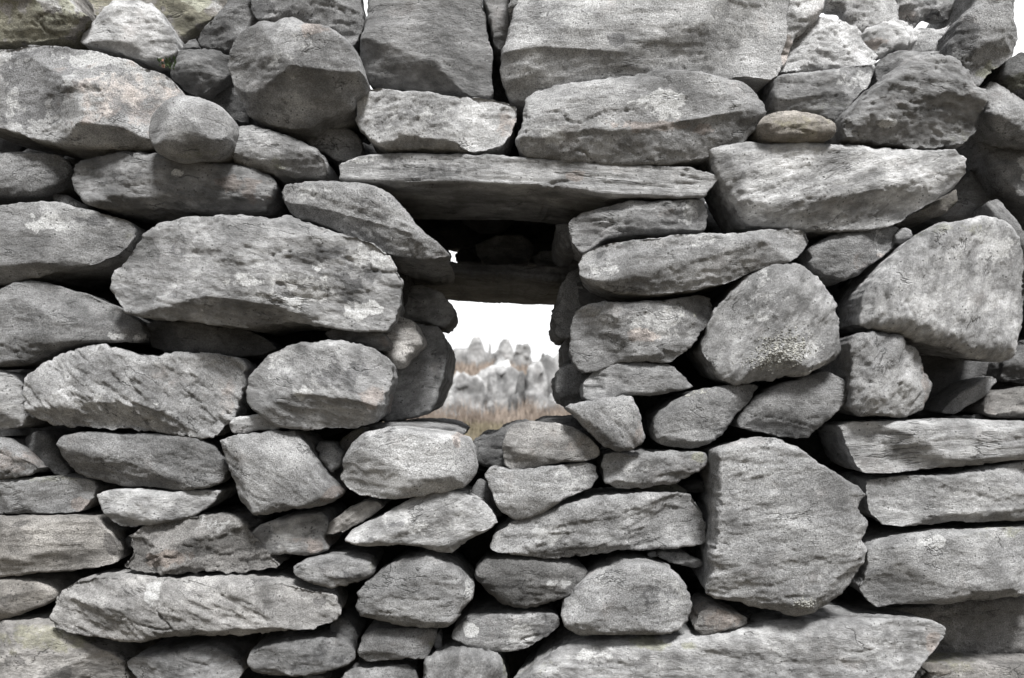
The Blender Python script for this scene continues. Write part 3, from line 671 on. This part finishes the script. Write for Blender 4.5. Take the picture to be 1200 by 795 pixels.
stone('wall_stone', 'flat stone on the bottom edge in the lower right corner', '1078,830 1086,800 1098,784 1140,779 1260,778 1260,840', y0=.0, tone=.95, warm=.4, rnd=.4, patches=[(1120,785,40,10,'g',.6)])
stone('chip_stone', 'thin brown flake on the flat stone in the lower right corner', '1088,788 1100,784 1116,786 1115,790 1098,794 1088,793', y0=-.04, tone=.95, warm=.7, B=.05, step=1.4)
stone('boulder', 'very long pale stone along the bottom edge, right of centre, with a tan right end',
      '596,800 640,766 672,752 720,748 790,745 850,740 900,730 960,724 1040,725 1100,730 1113,738 1110,752 1096,772 1076,796 1060,840 600,840', y0=-.06, tone=1.02, lich=.33, rnd=.35, rough=1.4, grain=-4, chis=2,
      facets=[(1070,800,1104,738,.9,.9),(900,742,640,768,.5,.9)], patches=[(690,765,25,8,'l',.6),(770,752,40,6,'g',.7),(1098,760,8,30,'r',.7),(620,785,25,16,'g',.4)])

# lower left
stone('wall_stone', 'pinkish streaked stone at the left edge beside a small dark triangular stone', '-60,512 0,512 20,524 40,540 46,550 36,558 0,562 -60,563', y0=-.03, tone=.98, grain=-30, rough=1.1, patches=[(15,540,30,14,'r',.6)])
stone('chip_stone', 'small dark triangular stone under the left end of the wide stepped stone', '24,512 50,505 62,514 72,535 80,555 68,559 50,546 35,530', y0=.01, tone=.72, B=.16, chis=7, rough=1.2)
stone('wall_stone', 'dark tapering stone under the wide stepped stone, shaded on its left',
      '69,520 73,511 100,508 160,508 230,512 250,524 266,549 262,562 248,572 220,575 170,573 120,566 90,555 78,540', y0=-.03, tone=.88, lich=.28, rnd=.55, grain=-12, facets=[(72,520,180,575,.9,.9),(262,570,240,515,.6,.9)])
stone('wall_stone', 'mottled flat stone at the left edge with a rusty right tip', '-60,562 40,560 70,557 105,562 110,572 105,586 94,600 80,603 0,605 -60,606', y0=-.02, tone=.95, lich=.35, rnd=.45, patches=[(92,592,14,10,'r',1),(60,560,40,5,'g',.6)])
stone('wall_stone', 'shallow pale speckled stone shaped like a bowl, under the dark tapering stone',
      '110,581 120,576 150,574 200,578 240,575 257,576 247,592 226,605 190,615 155,621 136,618 122,608 114,592', y0=-.035, tone=1.08, lich=.4, rnd=.5, facets=[(260,582,110,585,.5,.95)])
stone('wall_stone', 'wood grained brownish grey stone at the left edge with a rounded right end',
      '-60,606 60,604 108,608 126,624 138,645 136,661 112,668 60,672 0,676 -60,678', y0=-.03, tone=1.05, warm=.5, lich=.25, rnd=.5, grain=0, aniso=8, patches=[(30,612,10,4,'d',.9),(128,645,8,14,'d',.9)])
stone('wall_stone', 'rough rust flecked stone above the long flat topped stone at lower left',
      '139,662 150,650 144,640 148,628 165,615 200,607 240,603 275,608 295,628 320,656 328,667 300,672 240,672 190,675 160,676 142,671', y0=-.04, tone=.92, lich=.25, warm=.35, rnd=.5, rough=1.8, grain=8, patches=[(195,655,30,10,'r',1),(235,640,30,14,'d',.6),(255,620,25,12,'l',.5)])
stone('chip_stone', 'small dark chip at the upper left shoulder of the rust flecked stone', '141,640 144,630 158,624 172,618 165,630 152,646', y0=.02, tone=.7, B=.12)
stone('wall_stone', 'knobbly tan stone at the left edge, just left of the long flat topped stone', '-60,678 20,677 50,683 64,694 61,706 30,718 0,728 -60,736', y0=-.02, tone=1.0, warm=.6, rnd=.7, rough=1.4, patches=[(10,700,20,8,'d',.6)])
stone('boulder', 'long flat topped stone with a bright upper rim, lower left',
      '58,726 62,705 72,688 84,681 110,677 180,677 250,675 320,678 350,688 385,698 393,701 400,719 386,734 360,742 300,747 200,751 130,752 80,745 61,738', y0=-.06, tone=1.12, warm=.25, lich=.3, rnd=.38, rough=1.4, grain=-25,
      facets=[(96,678,104,755,.6,.9),(380,686,130,684,1.0,.9),(80,742,380,736,.6,.9)], patches=[(110,702,60,20,'d',.35),(180,690,10,14,'l',.9),(370,706,10,6,'d',.8)])
stone('wall_stone', 'mossy topped stone in the bottom left corner', '-60,732 0,728 40,727 80,744 120,764 143,778 146,800 140,840 -60,840', y0=-.03, tone=1.0, warm=.4, lich=.3, rnd=.45, facets=[(130,775,10,745,.8,.9)], patches=[(60,745,60,16,'g',.7),(70,790,20,14,'d',.7),(30,770,14,10,'d',.6)])
stone('wall_stone', 'dark oval stone cut by the bottom edge, below the long flat topped stone',
      '143,779 160,768 200,759 240,755 262,760 280,777 284,790 272,806 200,812 160,801', y0=-.03, tone=.85, lich=.22, rnd=.6, rough=1.2)
stone('wall_stone', 'dark rounded stone near the bottom edge with an even darker right half',
      '288,768 300,754 340,747 380,748 404,755 416,765 411,778 382,789 330,794 300,791 288,780', y0=-.04, tone=.85, lich=.3, rnd=.7, patches=[(375,768,32,18,'d',.6)])
stone('chip_stone', 'pale chip on the bottom edge under the dark rounded stone', '352,796 362,791 378,792 384,800 378,812 352,810', y0=.0, tone=1.1, B=.1)
stone('wall_stone', 'flat stone cut by the bottom edge below the small square ended stone', '396,802 402,788 412,782 440,780 480,779 489,786 490,840 396,840', y0=-.03, tone=.9, lich=.2, rnd=.35)
stone('wall_stone', 'small square ended stone under the hexagonal pitted stone', '418,762 424,746 438,738 480,737 506,738 512,744 508,758 500,773 470,774 430,778 418,772', y0=-.04, tone=.85, lich=.25, rnd=.4, facets=[(497,780,498,735,1.3,.9)], patches=[(505,755,6,14,'g',.6)])
stone('chip_stone', 'tiny pebble stuck beside the small square ended stone', '508,746 514,742 518,748 518,762 511,764 508,758', y0=-.01, tone=.85, B=.06, step=1.4)
stone('wall_stone', 'dark ridged stone cut by the bottom edge near the middle', '495,776 502,768 520,761 545,758 570,762 586,772 594,790 604,840 494,840', y0=-.045, tone=.88, rough=1.7, grain=60, rnd=.5, lich=.2, patches=[(592,785,6,18,'g',.6)])
stone('packing_stone', 'smooth stone sunk in the gap right of the long flat topped stone', '386,734 398,722 410,728 422,746 419,758 404,752 390,748', y0=.01, tone=.85, B=.15)
stone('wall_stone', 'oval stone with dark streaks, above the right end of the long flat topped stone',
      '339,668 345,659 370,650 400,648 430,652 441,660 441,672 426,680 396,690 370,689 350,681', y0=-.045, tone=.92, rnd=.8, lich=.25, grain=5, B=.2, patches=[(410,675,20,6,'d',.8),(436,662,6,8,'g',.5)])
stone('chip_stone', 'thin pale flake lying under the oval stone with dark streaks', '352,692 366,688 392,692 393,696 370,698 356,697', y0=-.03, tone=1.15, B=.08, step=1.4)
stone('wall_stone', 'small stone with pale front and dark triangular left end, under the tent shaped block',
      '293,628 300,618 316,610 345,603 378,601 384,612 380,630 386,645 370,650 310,651 295,641', y0=-.03, tone=1.05, rnd=.4, chis=4, grain=12, facets=[(322,606,342,652,.8,.9)], patches=[(308,632,18,16,'d',1),(375,640,10,8,'r',.8),(365,632,30,4,'r',.6)])
stone('chip_stone', 'pale layered splinter slanting between the tent shaped block and the long pointed stone', '378,629 386,612 402,600 425,588 442,586 453,594 440,605 420,618 400,627', y0=-.035, tone=1.15, warm=.4, grain=35, aniso=7, B=.18, rnd=.45, lich=.25)
stone('wall_stone', 'pale stone tapering to points at both ends with a round dark spot, below the sill',
      '403,634 411,622 430,612 460,597 490,580 518,572 545,577 570,589 588,612 576,624 550,635 528,650 515,651 500,645 470,640 420,643', y0=-.06, tone=1.25, lich=.4, rnd=.5, grain=15, facets=[(410,634,510,640,.7,.9),(515,645,588,614,1.0,.9)], patches=[(467,614,10,5,'d',1.2),(430,632,25,10,'d',.5),(490,610,40,16,'l',.4)])
stone('packing_stone', 'mossy stone in the dark gap just below the left end of the sill', '385,530 396,515 412,503 430,500 425,520 405,530', y0=.02, tone=.9, warm=.5, B=.2, patches=[(408,512,20,14,'g',.6)])
stone('chip_stone', 'small pointed stone left of the pale sill block', '368,526 375,517 388,519 400,531 399,545 388,553 376,542', y0=-.02, tone=1.05, B=.15)
stone('packing_stone', 'dark stone sunk below the sill block, left of the pale wedge', '548,585 560,560 575,568 590,600 580,612 562,600', y0=.02, tone=.75, B=.15)
stone('boulder', 'tent shaped block with a pinkish lower right tip, left below the sill',
      '257,516 275,509 300,507 328,505 344,504 356,516 376,550 391,570 397,584 382,592 340,600 312,606 296,605 281,590 270,562 262,537', y0=-.06, tone=1.02, lich=.3, rnd=.42, rough=1.2, grain=-40, chis=4,
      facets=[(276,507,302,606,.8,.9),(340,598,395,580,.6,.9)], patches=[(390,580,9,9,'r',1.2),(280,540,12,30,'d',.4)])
stone('chip_stone', 'small flat pale stone lying on the tent shaped block', '266,497 274,489 300,486 328,487 331,495 326,504 300,508 270,510', y0=-.05, tone=1.15, B=.12, rnd=.5, lich=.4, facets=[(268,502,330,500,1.0,.9)])
stone('boulder', 'pitted hexagonal stone left of the dark rounded stone, lower centre',
      '414,714 419,696 432,682 446,668 472,653 500,647 530,658 546,674 557,687 555,702 541,720 527,735 500,737 452,731 420,724', y0=-.055, tone=.98, lich=.25, rnd=.5, rough=1.0, facets=[(440,650,558,684,-.2,1),(416,715,530,730,.6,.9)], patches=[(550,688,8,14,'l',.6),(560,668,30,10,'d',.2)])
stone('wall_stone', 'dark coarse rounded stone under the long pale rough stone, right of the pitted hexagonal stone',
      '553,672 563,659 590,652 640,653 680,661 690,672 682,690 656,705 622,713 592,711 570,697 558,683', y0=-.03, tone=.72, lich=.2, rnd=.8, rough=1.2, chis=3, warm=.2, patches=[(610,690,25,14,'d',.5),(652,682,12,6,'l',.6)])
stone('wall_stone', 'long stone with a bright white splash, below the dark coarse rounded stone',
      '527,740 545,726 575,720 620,717 655,721 660,734 640,750 612,764 570,765 545,758 530,750', y0=-.035, tone=1.05, lich=.35, rnd=.5, rough=1.3, patches=[(610,745,12,16,'l',1.2),(555,738,12,8,'l',1),(600,762,10,4,'l',1),(640,730,20,14,'d',.6)])
stone('boulder', 'smooth domed stone with a dark inset facet, right of the stone with the white splash',
      '658,722 662,710 680,690 705,670 735,658 765,657 790,668 803,686 812,714 810,728 796,738 770,744 700,747 676,743 662,735', y0=-.075, tone=1.1, lich=.28, rnd=.55, rough=.9, chis=3,
      facets=[(664,706,712,750,.9,.9),(740,655,752,745,-.15,.97),(780,745,775,665,.4,.97),(790,740,812,700,.6,.9)], patches=[(768,700,18,32,'d',.6),(790,710,10,30,'l',.5)])
stone('chip_stone', 'small pointed two toned stone under the right end of the long pale rough stone', '768,652 776,645 800,646 820,655 826,663 815,668 795,664 778,658', y0=-.02, tone=1.05, B=.14, rnd=.6, patches=[(785,652,12,6,'d',.5)])
stone('chip_stone', 'tiny pale pebble left of the small pointed two toned stone', '758,650 766,646 774,648 770,654 762,655', y0=.0, tone=1.2, B=.05, step=1.3)
stone('chip_stone', 'small warm coloured wedge under the lower left corner of the tall flat faced slab', '811,736 820,716 834,709 856,714 880,725 875,734 850,740 826,747', y0=-.07, tone=.9, warm=.3, B=.14, rnd=.4, rough=1.2, patches=[(840,728,30,14,'r',.7)])
stone('packing_stone', 'thin grey stone along the foot of the tall flat faced slab', '856,722 900,718 950,722 960,730 900,735 870,738', y0=.02, tone=.85, B=.12)

# ------------------------------------------------------------------ packing behind the face, terrain, ruins
def blob_sphere(nu, nv):
    u = np.linspace(0, 2 * np.pi, nu, endpoint=False); v = np.linspace(0, np.pi, nv + 1)[1:-1]
    P = [[0, 0, 1.0]] + [[math.sin(b) * math.cos(a), math.sin(b) * math.sin(a), math.cos(b)] for b in v for a in u] + [[0, 0, -1.0]]
    F = []
    for j in range(nu):
        F.append([0, 1 + j, 1 + (j + 1) % nu, 1 + (j + 1) % nu])
    for i in range(len(v) - 1):
        for j in range(nu):
            a, b = 1 + i * nu + j, 1 + i * nu + (j + 1) % nu
            F.append([a, a + nu, b + nu, b])
    l = len(P) - 1; s = 1 + (len(v) - 1) * nu
    for j in range(nu):
        F.append([l, s + (j + 1) % nu, s + j, s + j])
    return np.array(P), np.array(F)
BS, BF = blob_sphere(26, 16)
BQ, BQF = blob_sphere(12, 8)

def rock_points(c, r, rs, lod=0, ch=9):
    P0, F0 = (BS, BF) if lod == 0 else (BQ, BQF)
    rad = np.full(len(P0), 1.25)
    for k in range(ch):
        n = rs.normal(size=3); n /= np.linalg.norm(n)
        q = P0 @ n
        rad = np.minimum(rad, np.where(q > 0.05, rs.uniform(.72, 1.0) / np.maximum(q, .05), 9))
    off = rs.uniform(-50, 50, 3)
    rad = rad * (1 + 0.10 * fbm(P0 * 1.6 + off, 3) + 0.04 * fbm(P0 * 6 + off, 2))
    return P0 * rad[:, None] * np.array(r) + np.array(c), F0

rs = np.random.RandomState(11)
Vs, Fs, nv = [], [], 0
def add_rock(c, r, lod=0):
    global nv
    P, F = rock_points(c, r, rs, lod)
    Vs.append(P); Fs.append(F + nv); nv += len(P)
LEFT, RIGHT = px_world(-60, 0, 0)[0], px_world(1235, 0, 0)[0]
HOLES = [(958, 510, .012), (1156, 207, .02)]
for layer, yy in enumerate((.33, .44, .55, .66)):
    for gz in np.arange(-1.30, 0.86, .085):
        for gx in np.arange(-1.62, 1.62, .125):
            x = gx + rs.uniform(-.03, .03) + .06 * (layer % 2); z = gz + rs.uniform(-.018, .018)
            y = yy + rs.uniform(-.03, .03)
            if -.36 < x < .27 and -.17 < z < (.42 if yy < .6 else .56): continue      # the window tunnel
            if x > .38 and z > .40 - max(0, (x - .8)) * .25: continue               # broken top right
            if x > .62 and z > .34: continue
            s = (CAM_D + y) / FPX
            if any(abs(x - (hx - CX) * s) < .085 and abs(z - (HY - hy) * s) < .07 for hx, hy, _ in HOLES[:0]): continue
            if z > .66 + .03 * math.sin(gx * 7): continue
            add_rock((x, y, EYE + z), (rs.uniform(.075, .10), rs.uniform(.06, .09), rs.uniform(.05, .066)), 0 if layer == 0 else 1)
# the face carries on beyond both ends and down to the ground
for gz in np.arange(-1.32, 0.62, .10):
    for gx in np.arange(-1.95, 2.0, .19):
        x = gx + rs.uniform(-.04, .04); z = gz + rs.uniform(-.02, .02)
        if LEFT - .07 < x < RIGHT + .12 and z > -.62: continue
        if x > 0 and z > .30: continue
        add_rock((x, .09 + rs.uniform(-.02, .02), EYE + z), (rs.uniform(.09, .13), .12, rs.uniform(.05, .07)), 0)
V = np.vstack(Vs); F = np.vstack(Fs)
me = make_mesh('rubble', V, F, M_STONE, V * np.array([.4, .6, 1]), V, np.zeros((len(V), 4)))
link('rubble', me, label='small shade-darkened rubble packed behind the face stones of the wall', category='rubble', kind='stuff', tone=.36, lich=.0, warm=.1, grit=.5)  # low tone paints the shade of deep joints into the rubble

def terrain(x, y):
    x = np.asarray(x, float); y = np.asarray(y, float)
    h = np.where(y < 1.0, 0.0, 0.0)
    h = h + sstep(1.0, 11.0, y) * (EYE - .30)                   # the ground behind climbs almost to eye level
    h = h + sstep(11.5, 45.0, y) * 2.15 + sstep(60, 400, y) * 6.0
    q = np.column_stack([x.ravel(), y.ravel(), np.zeros(x.size)])
    n = fbm(q * .25, 3).reshape(x.shape) * .10 * sstep(1.5, 6, np.abs(y)) + fbm(q * 1.7, 2).reshape(x.shape) * .02
    n = n + fbm(q * .02 + 9, 3).reshape(x.shape) * 2.0 * sstep(40, 160, np.hypot(x, y))
    return h + n
ax = np.concatenate([-np.geomspace(1200, 6, 50), np.linspace(-5.5, 5.5, 56), np.geomspace(6, 1200, 50)])
ay = np.concatenate([-np.geomspace(1200, 4, 40), np.linspace(-3.5, 20, 110), np.geomspace(20.5, 1200, 70)])
XX, YY = np.meshgrid(ax, ay)
ZZ = terrain(XX, YY)
V = np.column_stack([XX.ravel(), YY.ravel(), ZZ.ravel()])
nx, ny = len(ax), len(ay)
ii, jj = np.meshgrid(np.arange(ny - 1), np.arange(nx - 1), indexing='ij')
a = (ii * nx + jj).ravel()
F = np.column_stack([a, a + 1, a + nx + 1, a + nx])
M_GROUND = simple_mat('rough_pasture', (.055, .05, .035), (.12, .10, .075), 3.0, .95, .02)  # colour kept dark in place of shade, cutting bounce onto undersides
link('ground', make_mesh('ground', V, F, M_GROUND), kind='structure', label='rough pasture rising behind the wall', category='ground')

# grass: green sward near, dry reddish tufts round the stones
def grass_mesh(name, n, xr, yr, h0, h1, mat, lean=.35, wd=.008, fn=None):
    rs2 = np.random.RandomState(len(name) + n)
    x = rs2.uniform(*xr, n); y = rs2.uniform(*yr, n)
    if fn is not None:
        k = fn(x, y, rs2); x, y = x[k], y[k]; n = len(x)
    z = terrain(x, y) - .01
    h = rs2.uniform(h0, h1, n) * (.6 + .8 * np.clip(.5 + fbm(np.column_stack([x * 1.5, y * 1.5, x * 0]), 2), 0, 1))
    a = rs2.uniform(0, 2 * math.pi, n); la = rs2.uniform(0, 2 * math.pi, n); ll = rs2.uniform(0, lean, n) * h
    w = wd * rs2.uniform(.6, 1.4, n)
    dx, dy = np.cos(a) * w, np.sin(a) * w
    b1 = np.column_stack([x - dx, y - dy, z]); b2 = np.column_stack([x + dx, y + dy, z])
    mx, my = x + np.cos(la) * ll * .35, y + np.sin(la) * ll * .35
    m1 = np.column_stack([mx - dx * .7, my - dy * .7, z + h * .6]); m2 = np.column_stack([mx + dx * .7, my + dy * .7, z + h * .6])
    tp = np.column_stack([x + np.cos(la) * ll, y + np.sin(la) * ll, z + h])
    V = np.stack([b1, b2, m2, m1, tp], 1).reshape(-1, 3)
    i = np.arange(n) * 5
    F = np.vstack([np.column_stack([i, i + 1, i + 2, i + 3]), np.column_stack([i + 3, i + 2, i + 4, i + 4])])
    return make_mesh(name, V, F, mat, smooth=False)
M_GRASS = simple_mat('green_grass', (.12, .105, .07), (.22, .19, .14), 1.2)
M_DRY = simple_mat('dry_grass', (.15, .12, .10), (.29, .245, .21), 2.2)
link('grass', grass_mesh('grass', 42000, (-3.2, 3.2), (2.2, 12.5), .05, .12, M_GRASS), kind='stuff', label='short green grass in front of the ruined stones', category='grass')
link('dry_grass', grass_mesh('dry_grass', 26000, (-3.2, 3.6), (9.6, 13.0), .10, .34, M_DRY, .5, .006,
     lambda x, y, r: fbm(np.column_stack([x * 1.1, y * .8, x * 0 + 3]), 2) + r.uniform(-.3, .3, len(x)) > -.05), kind='stuff', label='tall reddish dry grass round the feet of the ruined stones', category='dry grass')
link('heath', grass_mesh('heath', 24000, (-12, 12), (18, 42), .15, .4, M_DRY, .5, .02), kind='stuff', label='brown heath on the slope between the stone slabs and the far ruin', category='heath')

def outcrop(name, label, px_box, dist, cat='standing stone', tone=1.5, depth=None, seed=0, jag=1.0, pts=None, group='ruined stones seen through the window opening'):
    """an upright slab or a lump of masonry seen at photo pixels (x0, top, x1, base) at that distance"""
    global Vs
    x0, yt, x1, yb = px_box
    s = (CAM_D + dist) / FPX
    X0, X1 = (x0 - CX) * s, (x1 - CX) * s
    zt = EYE + (HY - yt) * s
    cx_, w = (X0 + X1) / 2, X1 - X0
    zg = float(terrain(np.array([cx_]), np.array([dist]))[0]) - .25
    dp = depth or w * .55
    r_ = np.random.RandomState(300 + seed)
    # stack of jittered rings: a chiselled upright block with a jagged head
    nz, nu = 26, 44
    prof = pts or [(0, 1), (.5, .95), (.85, .8), (1, .45)]
    ph = np.array(prof)
    u = np.linspace(0, 2 * math.pi, nu, endpoint=False)
    sq = 1 / np.maximum(np.abs(np.cos(u)) ** 4 + np.abs(np.sin(u)) ** 4, 1e-6) ** .25
    V = []; off = r_.uniform(-40, 40, 3)
    hh = zt - zg
    for i in range(nz):
        t = i / (nz - 1)
        ww = np.interp(t, ph[:, 0], ph[:, 1])
        x = np.cos(u) * sq * w / 2 * ww; y = np.sin(u) * sq * dp / 2 * (0.6 + .4 * ww)
        V.append(np.column_stack([cx_ + x, dist + dp / 2 + y, np.full(nu, zg + t * hh)]))
    V.append(np.array([[cx_, dist + dp / 2, zt]]))
    V = np.vstack(V)
    sc_ = 1.0 / max(w, .2)
    V[:, 0] += fbm(V * 1.7 * sc_ + off, 4, .55) * .07 * w * jag
    V[:, 1] += fbm(V * 1.6 * sc_ + off + 7, 4) * .06 * w * jag
    V[:, 2] += fbm(V * 3.0 * sc_ + off + 3, 4, .6) * .13 * w * jag * sstep(zg + .4 * hh, zt, V[:, 2])
    j = np.arange(nu); j2 = (j + 1) % nu
    F = [np.column_stack([i * nu + j, i * nu + j2, (i + 1) * nu + j2, (i + 1) * nu + j]) for i in range(nz - 1)]
    F.append(np.column_stack([(nz - 1) * nu + j, (nz - 1) * nu + j2, np.full(nu, nz * nu), np.full(nu, nz * nu)]))
    F = np.vstack(F)
    loc = np.array([cx_, dist + dp / 2, zg])
    E = V * (.12 / max(w, .2) * 1.2) + off
    me = make_mesh(name, V - loc, F, M_STONE, E * np.array([1, 1, .6]), E, np.zeros((len(V), 4)))
    return link(name, me, loc, label=label, category=cat, group=group, tone=tone * .64, lich=.1, warm=.15, grit=.5)  # tone set paler to paint distance haze into the rock

ss = 'standing_stone'
A1 = [(0, 1), (.7, 1), (.86, .9), (.95, .72), (1, .5)]
A2 = [(0, 1.1), (.4, 1), (.7, .8), (.9, .5), (1, .2)]
outcrop(ss, 'broad pale slab at the left of the view, rooted in dry grass', (524, 440, 568, 498), 11.3, seed=1, pts=A1, depth=.3, jag=1.4)
outcrop(ss, 'pale rounded boulder slab in the middle of the view through the window', (573, 434, 613, 480), 12.0, seed=2, pts=A1, depth=.35, jag=1.5)
outcrop(ss, 'small pale knob standing between the two broad slabs', (570, 434, 584, 458), 11.7, seed=3, depth=.12, jag=1.4)
outcrop(ss, 'dark narrow slab leaning beside the tall pointed pale slabs', (602, 436, 622, 492), 11.6, seed=4, tone=.75, pts=A2, depth=.2)
outcrop(ss, 'tall pale slab right of the dark narrow one', (616, 426, 642, 492), 11.4, seed=5, pts=[(0, 1), (.75, .95), (.92, .75), (1, .4)], depth=.28, jag=1.5)
outcrop(ss, 'grey slab half hidden by the right jamb stones', (630, 418, 678, 498), 11.9, seed=6, tone=1.15, pts=A1, depth=.3, jag=1.3)
outcrop(ss, 'low pale slab at the foot of the right hand slabs', (638, 462, 664, 502), 10.7, seed=7, pts=[(0, 1), (.7, .9), (1, .3)], depth=.2, jag=1.4)
outcrop(ss, 'small dark stone in front of the dark narrow slab', (594, 462, 612, 492), 11.0, seed=8, tone=.65, depth=.12, jag=1.3)
outcrop(ss, 'low pale stone showing at the left jamb', (506, 446, 532, 496), 11.0, seed=9, depth=.2, pts=A2, jag=1.3)
outcrop(ss, 'pale wedge of rock behind the broad slabs, half sunk in the slope', (556, 428, 606, 455), 13.5, seed=21, depth=.4, pts=A1, jag=1.6)
rp = 'ruined_pillar'; RG = 'broken pillars of the ruin on the skyline'
outcrop(rp, 'tallest broken pillar of the skyline ruin, left of the others', (546, 395, 569, 442), 38, 'ruin', seed=11, tone=1.3, pts=[(0,1.1),(.45,1),(.7,.8),(.9,.5),(1,.3)], jag=1.0, group=RG)
outcrop(rp, 'second broken pillar of the skyline ruin with a slanting right shoulder', (580, 399, 604, 434), 39, 'ruin', tone=1.3, seed=12, pts=[(0,1.05),(.5,1),(.8,.7),(1,.35)], jag=1.2, group=RG)
outcrop(rp, 'thin post of masonry between the two left skyline pillars', (572, 402, 576, 420), 41, 'ruin', seed=13, group=RG)
outcrop(rp, 'squarish crumbling pillar third from the left on the skyline', (602, 404, 623, 446), 36, 'ruin', tone=1.3, seed=14, pts=[(0,1.15),(.5,1),(.75,.9),(1,.7)], jag=1.5, group=RG)
outcrop(rp, 'small dark peaked ruin at the right of the skyline', (628, 414, 646, 432), 42, 'ruin', tone=.8, seed=15, pts=[(0,1.1),(.5,.9),(.7,.35),(1,.12)], group=RG)
outcrop(rp, 'faint stub of wall behind the right jamb on the skyline', (645, 426, 664, 440), 40, 'ruin', seed=16, group=RG)
outcrop('ruined_wall', 'low dark ruined wall linking the skyline pillars on the left', (505, 409, 552, 442), 43, 'ruin', tone=1.1, seed=17, pts=[(0,1),(.8,1),(1,.85)], depth=1.0, group=RG)
outcrop('ruined_wall', 'low dark ruined wall between the two left skyline pillars', (562, 412, 592, 436), 42.5, 'ruin', tone=1.0, seed=18, pts=[(0,1),(.8,1),(1,.85)], depth=1.0, group=RG)

# ------------------------------------------------------------------ small growth on the stones
def clump(name, label, cat, px, d, n, spread, size, mat, seed, up=.3, kind='leaf'):
    """a tuft of little lobes or leaves sitting on the stone at that spot"""
    r_ = np.random.RandomState(seed)
    cx_, cz_ = px_world(px[0], px[1], d)
    Vv, Ff, k = [], [], 0
    for i in range(n):
        p = np.array([cx_ + r_.normal() * spread[0], d + abs(r_.normal()) * -.004, cz_ + r_.normal() * spread[1]])
        sz = size * r_.uniform(.5, 1.3)
        if kind == 'lobe':
            P = BQ * np.array([sz, sz * .5, sz * .8]) * r_.uniform(.7, 1.2, 3) + p
            P = P + perlin(P * 300)[:, None] * sz * .3
            Vv.append(P); Ff.append(BQF + k); k += len(P)
        else:
            a = r_.uniform(0, 2 * math.pi); d1 = np.array([math.cos(a), -.6, abs(math.sin(a)) + up]); d1 /= np.linalg.norm(d1)
            sd = np.cross(d1, [0, 1, 0]); sd /= np.linalg.norm(sd)
            P = np.array([p, p + d1 * sz * .5 + sd * sz * .28, p + d1 * sz + np.array([0, -.1 * sz, -.1 * sz]), p + d1 * sz * .5 - sd * sz * .28])
            Vv.append(P); Ff.append(np.array([[0, 1, 2, 3]]) + k); k += 4
    V = np.vstack(Vv); F = np.vstack(Ff)
    loc = np.array([cx_, d, cz_])
    return link(name, make_mesh(name, V - loc, F, mat, smooth=kind == 'lobe'), loc, label=label, category=cat, kind='stuff' if kind == 'lobe' else 'thing')
M_LEAF = simple_mat('small_leaf', (.03, .055, .025), (.07, .09, .05), 60)
M_RED = simple_mat('red_leaf', (.12, .06, .045), (.20, .12, .09), 60)
M_LICHEN = simple_mat('crusty_lichen', (.06, .06, .058), (.34, .34, .32), 120)
clump('plant_sprig', 'tiny green plant rooted under the pale pyramid shaped stone', 'plant', (197, 77), -.035, 26, (.006, .004), .009, M_LEAF, 3)
clump('dry_leaf', 'little reddish leaf hanging beside the tiny green plant', 'leaf', (190, 73), -.04, 3, (.003, .004), .009, M_RED, 4, up=-1.2)

from mathutils.bvhtree import BVHTree
def crust(host, px, n, spread, size, seed, name='lichen', label=None, mat=None):
    """crusty growth seated on the face of a stone, a part of that stone"""
    r_ = np.random.RandomState(seed)
    me = host.data
    co = np.empty(len(me.vertices) * 3, np.float32); me.vertices.foreach_get('co', co); co = co.reshape(-1, 3)
    bvh = BVHTree.FromPolygons([tuple(c) for c in co], [tuple(p.vertices) for p in me.polygons])
    x0, z0 = px_world(px[0], px[1], host.location.y - .06)
    Vv, Ff, k = [], [], 0
    for i in range(n):
        x, z = x0 + r_.normal() * spread[0], z0 + r_.normal() * spread[1]
        hit = bvh.ray_cast((x - host.location.x, -1.0, z - host.location.z), (0, 1, 0))
        if hit[0] is None: continue
        sz = size * r_.uniform(.4, 1.4)
        P = BQ * np.array([sz, sz * .45, sz * .8]) * r_.uniform(.7, 1.3, 3)
        P = P + perlin((P + i) * 260)[:, None] * sz * .5 + np.array(hit[0])
        Vv.append(P); Ff.append(BQF + k); k += len(P)
    if not Vv: return
    o = link(name, make_mesh(name, np.vstack(Vv), np.vstack(Ff), mat or M_LICHEN, smooth=True), (0, 0, 0), host, kind='stuff')
    if label: o['label'] = label
crust(round_stone, (922, 408), 620, (.020, .012), .0017, 5, label='grey crusty lichen')
crust(round_stone, (905, 425), 260, (.020, .006), .0015, 6, label='thin grey lichen below the main crust')
crust(kite_stone, (812, 459), 200, (.016, .004), .0014, 7, label='pale lichen crumbs on the upper edge')
crust(tall_slab, (948, 712), 160, (.008, .004), .0017, 8, label='pale lichen tuft at the foot')
SC.cycles.use_denoising = True
